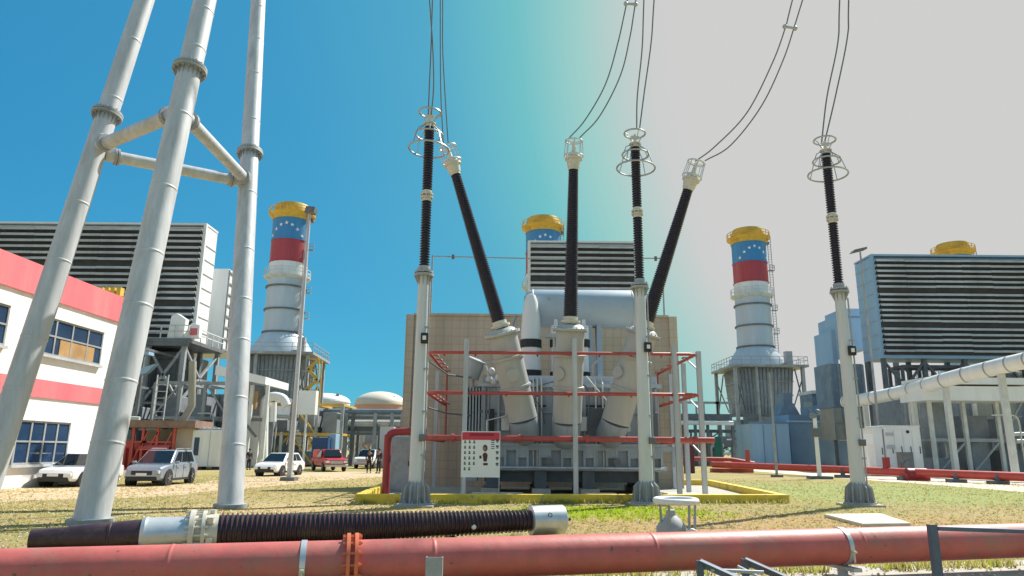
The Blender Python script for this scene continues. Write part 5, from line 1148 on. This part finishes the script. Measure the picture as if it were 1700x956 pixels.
def car(label, loc, rz, paint, L=4.6, Wd=1.86, H=1.68, suv=True, group='cars and trucks parked beyond the grass'):
    t = thing('parked_car', label, 'car', loc, group, rz); t['_o'] = (0, 0, 0)
    hw = Wd / 2; f = L / 2; hb = H * .58; r = .35 if suv else .31
    wx = (f - .88, -f + .92)
    m = MB()
    S_ = [(-f, .86, .42, hb - .12, hb - .06), (-f + .12, .95, .30, hb, hb + .03), (-f + .7, 1, .24, hb + .02, hb + .05), (0, 1, .22, hb, hb + .03), (f * .42, 1, .22, hb - .02, hb + .02), (f - .6, .97, .24, hb - .10, hb - .03), (f - .15, .9, .27, hb - .2, hb - .12), (f, .78, .34, hb - .36, hb - .25)]
    loft(m, [body_sec(x, hw * k, a, b, c) for x, k, a, b, c in S_]); bd = m.build('body', paint, t, smooth=28)
    def gh(x0_, x1_, x2_, x3_, wt, wb, zt_, zb_):
        return [(x0_, wb, zb_), (x1_, wt, zt_), (x2_, wt, zt_), (x3_, wb, zb_)]
    xb_, xt0, xt1, xf = -f + .18, -f + (.5 if suv else .75), f * .12, f * .50
    m = MB(); g_ = gh(xb_, xt0, xt1, xf, hw * .72, hw * .90, H - .02, hb + .02); m.prism([(x, -y, z) for x, y, z in g_], (0, 0, 0))
    m = MB(); v = [(x, -y, z) for x, y, z in g_] + [(x, y, z) for x, y, z in g_]; m.add(v, [(0, 1, 2, 3), (7, 6, 5, 4), (0, 4, 5, 1), (1, 5, 6, 2), (2, 6, 7, 3), (3, 7, 4, 0)]); m.build('cabin', paint, t, bevel=.05)
    def pane(name, P):
        c = sum((Vector(p) for p in P), Vector()) / len(P); n_ = (Vector(P[1]) - Vector(P[0])).cross(Vector(P[2]) - Vector(P[0])).normalized()
        if n_.dot(c - Vector((0, 0, .6))) < 0: n_ = -n_
        MB().prism([Vector(p) + n_ * .002 for p in P], n_ * .012).build(name, 'car_glass', t)
    lerp = lambda a, b, k: Vector(a).lerp(Vector(b), k)
    for s_ in (-1, 1):
        q = [Vector((x, s_ * y, z)) for x, y, z in g_]
        def sp(u_, v_): return lerp(lerp(q[0], q[3], u_), lerp(q[1], q[2], u_), v_)
        for (a, b) in ((.10, .34), (.37, .60), (.63, .90)): pane('side_window', [sp(a, .12), sp(a, .86), sp(b if b < .8 else .84, .86), sp(b, .12)])
    q3, q2 = Vector((xf, hw * .9, hb + .02)), Vector((xt1, hw * .72, H - .02))
    pane('windscreen', [(lerp(q3, q2, .08).x, -hw * .82, lerp(q3, q2, .08).z), (lerp(q3, q2, .08).x, hw * .82, lerp(q3, q2, .08).z), (lerp(q3, q2, .92).x, hw * .66, lerp(q3, q2, .92).z), (lerp(q3, q2, .92).x, -hw * .66, lerp(q3, q2, .92).z)])
    q0, q1 = Vector((xb_, 0, hb + .02)), Vector((xt0, 0, H - .02))
    pane('rear_window', [(lerp(q0, q1, .15).x, -hw * .78, lerp(q0, q1, .15).z), (lerp(q0, q1, .15).x, hw * .78, lerp(q0, q1, .15).z), (lerp(q0, q1, .85).x, hw * .66, lerp(q0, q1, .85).z), (lerp(q0, q1, .85).x, -hw * .66, lerp(q0, q1, .85).z)])
    MB().box(f - .10, f + .012, -hw * .52, hw * .52, hb - .46, hb - .27).build('grille', 'black', t, bevel=.02)
    MB().box(f - .2, f + .012, -hw * .76, hw * .76, .24, .45).build('bumper', 'black', t, bevel=.03)
    MB().box(f + .013, f + .022, -.25, .25, .48, .60).build('number_plate', 'sign_white', t)
    for s_ in (-1, 1):
        y0_, y1_ = sorted((s_ * hw * .54, s_ * hw * .86)); MB().box(f - .24, f - .02, y0_, y1_, hb - .40, hb - .26).build('headlight', 'lamp_lens', t, bevel=.02)
        y0_, y1_ = sorted((s_ * hw * .70, s_ * hw * .93)); MB().box(-f - .01, -f + .25, y0_, y1_, hb - .25, hb - .08).build('tail_light', 'tail_red', t, bevel=.02)
        y0_, y1_ = sorted((s_ * (hw + .0), s_ * (hw + .18))); MB().box(xf - .35, xf - .22, y0_, y1_, hb + .02, hb + .16).build('mirror', paint, t, bevel=.03)
        for x in wx: MB().lathe((x, s_ * (hw - .23), r), (0, s_, 0), [(0, r + .09), (.235, r + .08)], 26).build('wheel_arch', 'black', t)
        MB().box(wx[1] + .45, wx[0] - .45, *sorted((s_ * (hw - .06), s_ * (hw + .006))), .22, .33).build('sill', 'black', t)
        for xx in (f * .30, -f * .10):
            MB().box(xx - .006, xx + .006, *sorted((s_ * (hw * .985), s_ * (hw + .004))), .36, hb - .02).build('door_gap', 'black', t); MB().box(xx - .32, xx - .16, *sorted((s_ * (hw * .97), s_ * (hw + .02))), hb - .16, hb - .12).build('door_handle', 'rim', t)
        if suv: MB().tube([(xt0 + .1, s_ * hw * .66, H - .02), (xt0 + .2, s_ * hw * .66, H + .05), (xt1 - .2, s_ * hw * .66, H + .05), (xt1 - .1, s_ * hw * .66, H - .02)], .018, 6).build('roof_rail', 'rim', t)
    wheels(t, wx, hw, r)
    return t
car('silver parked sport utility car facing the camera beside the steel tower leg', (-17.35, 36.4, 0.005), math.radians(-87), 'silver_paint')
car('white car mostly hidden behind the thick left tower leg', (-20.35, 34.7, 0.005), math.radians(-90), 'car_white', 4.4, 1.8, 1.5, False)
car('white hatchback parked behind the slim lamp post', (-15.6, 49.3, 0.005), math.radians(-100), 'car_white', 4.2, 1.75, 1.5, False)
def pickup(label, loc, rz, paint, cab, cargo):
    t = thing('pickup_truck', label, 'pickup truck', loc, 'cars and trucks parked beyond the grass', rz); t['_o'] = (0, 0, 0)
    hw = .92; m = MB(); loft(m, [body_sec(x, hw * k, a, b, c) for x, k, a, b, c in ((-2.6, .97, .45, .95, 1.0), (-.4, 1, .4, .98, 1.02), (1.0, 1, .38, 1.0, 1.06), (2.3, .97, .4, .98, 1.04), (2.6, .9, .5, .85, .92))]); m.build('body', paint, t)
    m = MB(); loft(m, [[Vector((x, s_ * w_, z)) for s_, w_, z in ((-1, hw * .93, 1.03), (-1, hw * .75, zt), (1, hw * .75, zt), (1, hw * .93, 1.03))] for x, zt in ((-.5, 1.72), (.75, 1.74), (1.35, 1.06))]); m.build('cab', paint, t, bevel=.04)
    MB().prism([(1.36, -.72, 1.12), (1.36, .72, 1.12), (.88, .6, 1.66), (.88, -.6, 1.66)], (.05, 0, .045)).build('windscreen', 'car_glass', t)
    for s_ in (-1, 1):
        MB().prism([(-.35, s_ * .87, 1.12), (1.0, s_ * .87, 1.12), (.7, s_ * .75, 1.6), (-.35, s_ * .75, 1.6)], (0, s_ * .03, .01)).build('side_window', 'car_glass', t)
        MB().box(2.45, 2.62, *sorted((s_ * .55, s_ * .85)), .68, .86).build('headlight', 'lamp_lens', t)
    MB().box(2.5, 2.625, -.5, .5, .62, .86).build('grille', 'rim', t); MB().box(2.4, 2.68, -.9, .9, .38, .56).build('bumper', 'rim', t, bevel=.03)
    if cargo: MB().box(-2.4, -.7, -.8, .8, 1.02, 1.7).build('cargo', cargo, t, bevel=.08)
    wheels(t, (1.75, -1.65), hw, .38); return t
pickup('red pickup truck parked before the dark blue container', (-15.0, 60.0, 0), math.radians(-62), 'car_red', 'car_red', 'coral')
pickup('white pickup truck left of the two standing people', (-13.4, 69.5, 0), math.radians(-95), 'car_white', 'car_white', None)
# ------------------------------------------------------------------ people
def person(label, x, y, rz, top, legs, h=1.72, arm=0.0):
    t = thing('person', label, 'person', (x, y, 0), None, 0); t['_o'] = (0, 0, 0); t.rotation_euler = (0, 0, rz)
    def skin(name, V_, E_, R_, mm, par, sub=2):
        me = bpy.data.meshes.new(name); me.from_pydata(V_, E_, []); me.update(); o = bpy.data.objects.new(name, me); S.collection.objects.link(o); o.parent = par; o['_o'] = (0, 0, 0)
        sk = o.modifiers.new('skin', 'SKIN'); sk.use_smooth_shade = True
        for i, r_ in enumerate(R_): me.skin_vertices[0].data[i].radius = r_ if isinstance(r_, tuple) else (r_, r_)
        me.skin_vertices[0].data[0].use_root = True
        s_ = o.modifiers.new('sub', 'SUBSURF'); s_.levels = sub; s_.render_levels = sub; me.materials.append(M[mm]); return o
    k = h / 1.75
    V_ = [(0, 0, .95), (0, 0, 1.18), (0, 0, 1.40), (0, -.01, 1.50), (0, -.02, 1.60), (0, -.02, 1.72)]; R_ = [(.15, .11), (.14, .10), (.17, .11), .055, .085, .07]; E_ = [(0, 1), (1, 2), (2, 3), (3, 4), (4, 5)]
    for s_ in (-1, 1):
        b = len(V_); V_ += [(s_ * .09, 0, .88), (s_ * .11, -.01, .50), (s_ * .12, .01, .09), (s_ * .13, -.14, .04)]; R_ += [.095, .062, .045, .04]; E_ += [(0, b), (b, b + 1), (b + 1, b + 2), (b + 2, b + 3)]
        b = len(V_); V_ += [(s_ * .19, 0, 1.40), (s_ * .24, .02, 1.12), (s_ * .22 - s_ * arm, -.10 - arm, .90 + arm), (s_ * .21 - s_ * arm, -.14 - arm, .80 + arm)]; R_ += [.055, .042, .034, .035]; E_ += [(2, b), (b, b + 1), (b + 1, b + 2), (b + 2, b + 3)]
    V_ = [tuple(c * k for c in v) for v in V_]; body = skin('body', V_, E_, R_, 'skin', t)
    tp = [(0, 0, .90), (0, 0, 1.18), (0, 0, 1.41), (0, -.005, 1.465)]; tr = [(.17, .125), (.155, .115), (.185, .125), .075]; te = [(0, 1), (1, 2), (2, 3)]
    for s_ in (-1, 1): b = len(tp); tp += [(s_ * .20, 0, 1.40), (s_ * .245, .02, 1.12), (s_ * .22 - s_ * arm * .9, -.09 - arm * .9, .93 + arm * .9)]; tr += [.07, .056, .048]; te += [(2, b), (b, b + 1), (b + 1, b + 2)]
    skin('shirt', [tuple(c * k for c in v) for v in tp], te, tr, top, t)
    lp = [(0, 0, .98), (0, 0, .88)]; lr = [(.155, .12), (.16, .12)]; le = [(0, 1)]
    for s_ in (-1, 1): b = len(lp); lp += [(s_ * .095, 0, .82), (s_ * .11, -.01, .50), (s_ * .12, .01, .12)]; lr += [.108, .078, .066]; le += [(1, b), (b, b + 1), (b + 1, b + 2)]
    skin('trousers', [tuple(c * k for c in v) for v in lp], le, lr, legs, t)
    for s_ in (-1, 1): MB().ball((s_ * .125 * k, -.06, .05), .075, 12, 8, (.75, 1.8, .75)).build('shoe', 'black', t)
    MB().ball((0, .005, 1.665 * k), .108, 14, 10, (.92, 1.02, 1.0)).build('hair', 'hair', t)
    m = MB(); m.ball((0, -.115, 1.60 * k), .018, 8, 6, (1, 1.3, 1.4)); 
    for s_ in (-1, 1): m.ball((s_ * .09, -.02, 1.60 * k), .02, 8, 6, (.6, 1, 1.5))
    m.build('face', 'skin', t)
    return t
p = G(612, 785); person('person dressed all in black, left one of the pair by the grey cabinet', p.x, p.y, .3, 'black_cloth', 'black_cloth', 1.8)
p = G(628, 786); person('person in navy clothes with dark trousers, right one of the pair by the grey cabinet', p.x, p.y, -.5, 'navy_cloth', 'black_cloth', 1.85, .05)
p = G(412, 780); person('person in a navy shirt and dark trousers standing alone near the white hatchback', p.x, p.y, .9, 'navy_cloth', 'navy_cloth', 1.75)
# ------------------------------------------------------------------ far tree line and grass
def treeline():
    random.seed(11); v = []; f = []
    for i in range(9000):
        a = random.uniform(-1.1, 1.1); R_ = random.uniform(380, 430); h = 7 + 3 * math.sin(a * 19) + 2.5 * math.sin(a * 47 + 1) + 1.2 * math.sin(a * 131)
        c = Vector((math.sin(a) * R_, math.cos(a) * R_, random.uniform(0, 1) ** .7 * h)); s_ = random.uniform(1.0, 2.6); b = len(v)
        for k in range(4): v.append(c + Vector((random.uniform(-s_, s_), random.uniform(-s_, s_), random.uniform(-s_, s_) * .7)))
        f += [(b, b + 1, b + 2), (b, b + 2, b + 3)]
    m = MB(); m.v = v; m.f = f; me = bpy.data.meshes.new('woodland'); me.from_pydata([tuple(p) for p in v], [], f); me.materials.append(M['leaf_dark']); o = bpy.data.objects.new('woodland', me); S.collection.objects.link(o)
    o['kind'] = 'stuff'; o['label'] = 'far low dark green woodland along the horizon'; o['category'] = 'woodland'
treeline()
def grass():
    random.seed(5); v = []; f = []; mi = []
    def blocked(x, y):
        return (-5.3 < x < 10.4 and y > 24.8 + (x + 5.1) * .12) or any((x - a[0][0]) ** 2 + (y - a[0][1]) ** 2 < .45 for a in ARR)
    n = 0
    while n < 60000:
        y = 10.5 + 38 * random.random() ** 1.7; x = random.uniform(-1, 1) * (y * .78 + 1)
        if blocked(x, y): n += 1; continue
        pipe_y = 8.85 + (x + 4.85) * .2328
        if y < pipe_y + .9: n += 1; continue
        g_ = ((x - 3.2) / 3.4) ** 2 + ((y - 22) / 2.8) ** 2 < random.uniform(.6, 1.3)
        dens = .5 + .5 * math.sin(x * .9 + 1.3 * math.sin(y * .5)) * math.sin(y * .7 + x * .3)
        if not g_ and random.random() > .25 + .75 * dens: n += 1; continue
        h = random.uniform(.02, .05) * (1.5 if g_ else 1); a = random.uniform(0, math.pi); w_ = random.uniform(.008, .018) * (1 + y * .03); lx, ly = random.uniform(-.05, .05), random.uniform(-.05, .05)
        for q in range(3):
            b = len(v); a += 1.1; ox, oy = random.uniform(-.04, .04), random.uniform(-.04, .04)
            v += [(x + ox - math.cos(a) * w_, y + oy - math.sin(a) * w_, 0), (x + ox + math.cos(a) * w_, y + oy + math.sin(a) * w_, 0), (x + ox + lx, y + oy + ly, h)]; f.append((b, b + 1, b + 2))
            mi.append(0 if g_ else random.choice((1, 1, 1, 2, 2, 3)))
        n += 1
    anchors = [(a[0][0], a[0][1], .75) for a in ARR] + [(legs[i][0].x, legs[i][0].y, .55) for i in range(3)]
    for k in range(60): p_ = ax0.lerp(ax1, random.random() * 1.3 - .15); anchors.append((p_.x, p_.y + .55, .3))
    for k in range(40): p_ = A.lerp(B, random.random()); anchors.append((p_.x, p_.y - .35, .25))
    for k in range(70): t_ = random.random(); anchors.append((-5.1 + 15.1 * t_, 24.75 + 1.9 * t_, .25))
    for ax_, ay_, ar_ in anchors:
        for k in range(26):
            th = random.uniform(0, 6.283); rr_ = ar_ * random.uniform(.8, 1.2) if ar_ > .4 else ar_ * random.random(); x = ax_ + rr_ * math.cos(th); y = ay_ + rr_ * math.sin(th); h = random.uniform(.06, .20)
            for q in range(2):
                b = len(v); a = random.uniform(0, 3.14); lx, ly = random.uniform(-.08, .08), random.uniform(-.08, .08); w_ = .012
                v += [(x - math.cos(a) * w_, y - math.sin(a) * w_, 0), (x + math.cos(a) * w_, y + math.sin(a) * w_, 0), (x + lx, y + ly, h)]; f.append((b, b + 1, b + 2)); mi.append(random.choice((0, 1, 1, 2, 3)))
    me = bpy.data.meshes.new('grass'); me.from_pydata(v, [], f)
    for nm, c in (('grass_bright', (.40, .50, .04)), ('grass_straw', (.58, .47, .22)), ('grass_olive', (.48, .43, .17)), ('grass_green', (.34, .38, .12))):
        if nm not in M: mk(nm, c, .9, 0, .25, 2, spec=.1)
        me.materials.append(M[nm])
        nt = M[nm].node_tree
        if 'tl' not in nt.nodes:
            tl = nt.nodes.new('ShaderNodeBsdfTranslucent'); tl.name = 'tl'; ms = nt.nodes.new('ShaderNodeMixShader'); ms.inputs[0].default_value = .55; b_ = nt.nodes['Principled BSDF']; ou = [q for q in nt.nodes if q.type == 'OUTPUT_MATERIAL'][0]
            nt.links.new(b_.inputs['Base Color'].links[0].from_socket, tl.inputs['Color']); nt.links.new(b_.outputs[0], ms.inputs[1]); nt.links.new(tl.outputs[0], ms.inputs[2]); nt.links.new(ms.outputs[0], ou.inputs['Surface'])
    me.polygons.foreach_set('material_index', mi); me.update()
    o = bpy.data.objects.new('grass', me); S.collection.objects.link(o); o['kind'] = 'stuff'; o['label'] = 'short dry straw coloured grass tufts covering the yard'; o['category'] = 'grass'
grass()
def gravel():
    random.seed(9); v = []; f = []
    for i in range(9000):
        y = 8 + 20 * random.random() ** 1.6; x = random.uniform(-1, 1) * (y * .78 + 1); s_ = random.uniform(.012, .04)
        b = len(v); c = Vector((x, y, s_ * .3)); pts = [(s_, 0, 0), (-.5 * s_, .8 * s_, 0), (-.5 * s_, -.8 * s_, 0), (random.uniform(-.3, .3) * s_, random.uniform(-.3, .3) * s_, s_ * .7)]; a = random.random() * 6
        for p in pts: v.append((c.x + p[0] * math.cos(a) - p[1] * math.sin(a), c.y + p[0] * math.sin(a) + p[1] * math.cos(a), c.z + p[2]))
        f += [(b, b + 1, b + 3), (b + 1, b + 2, b + 3), (b + 2, b, b + 3)]
    me = bpy.data.meshes.new('gravel'); me.from_pydata(v, [], f); me.materials.append(M['pale_concrete']); o = bpy.data.objects.new('gravel', me); S.collection.objects.link(o)
    o['kind'] = 'stuff'; o['label'] = 'small pale stones scattered through the dry grass'; o['category'] = 'gravel'
gravel()
for o in bpy.data.objects:
    if '_o' in o: del o['_o']
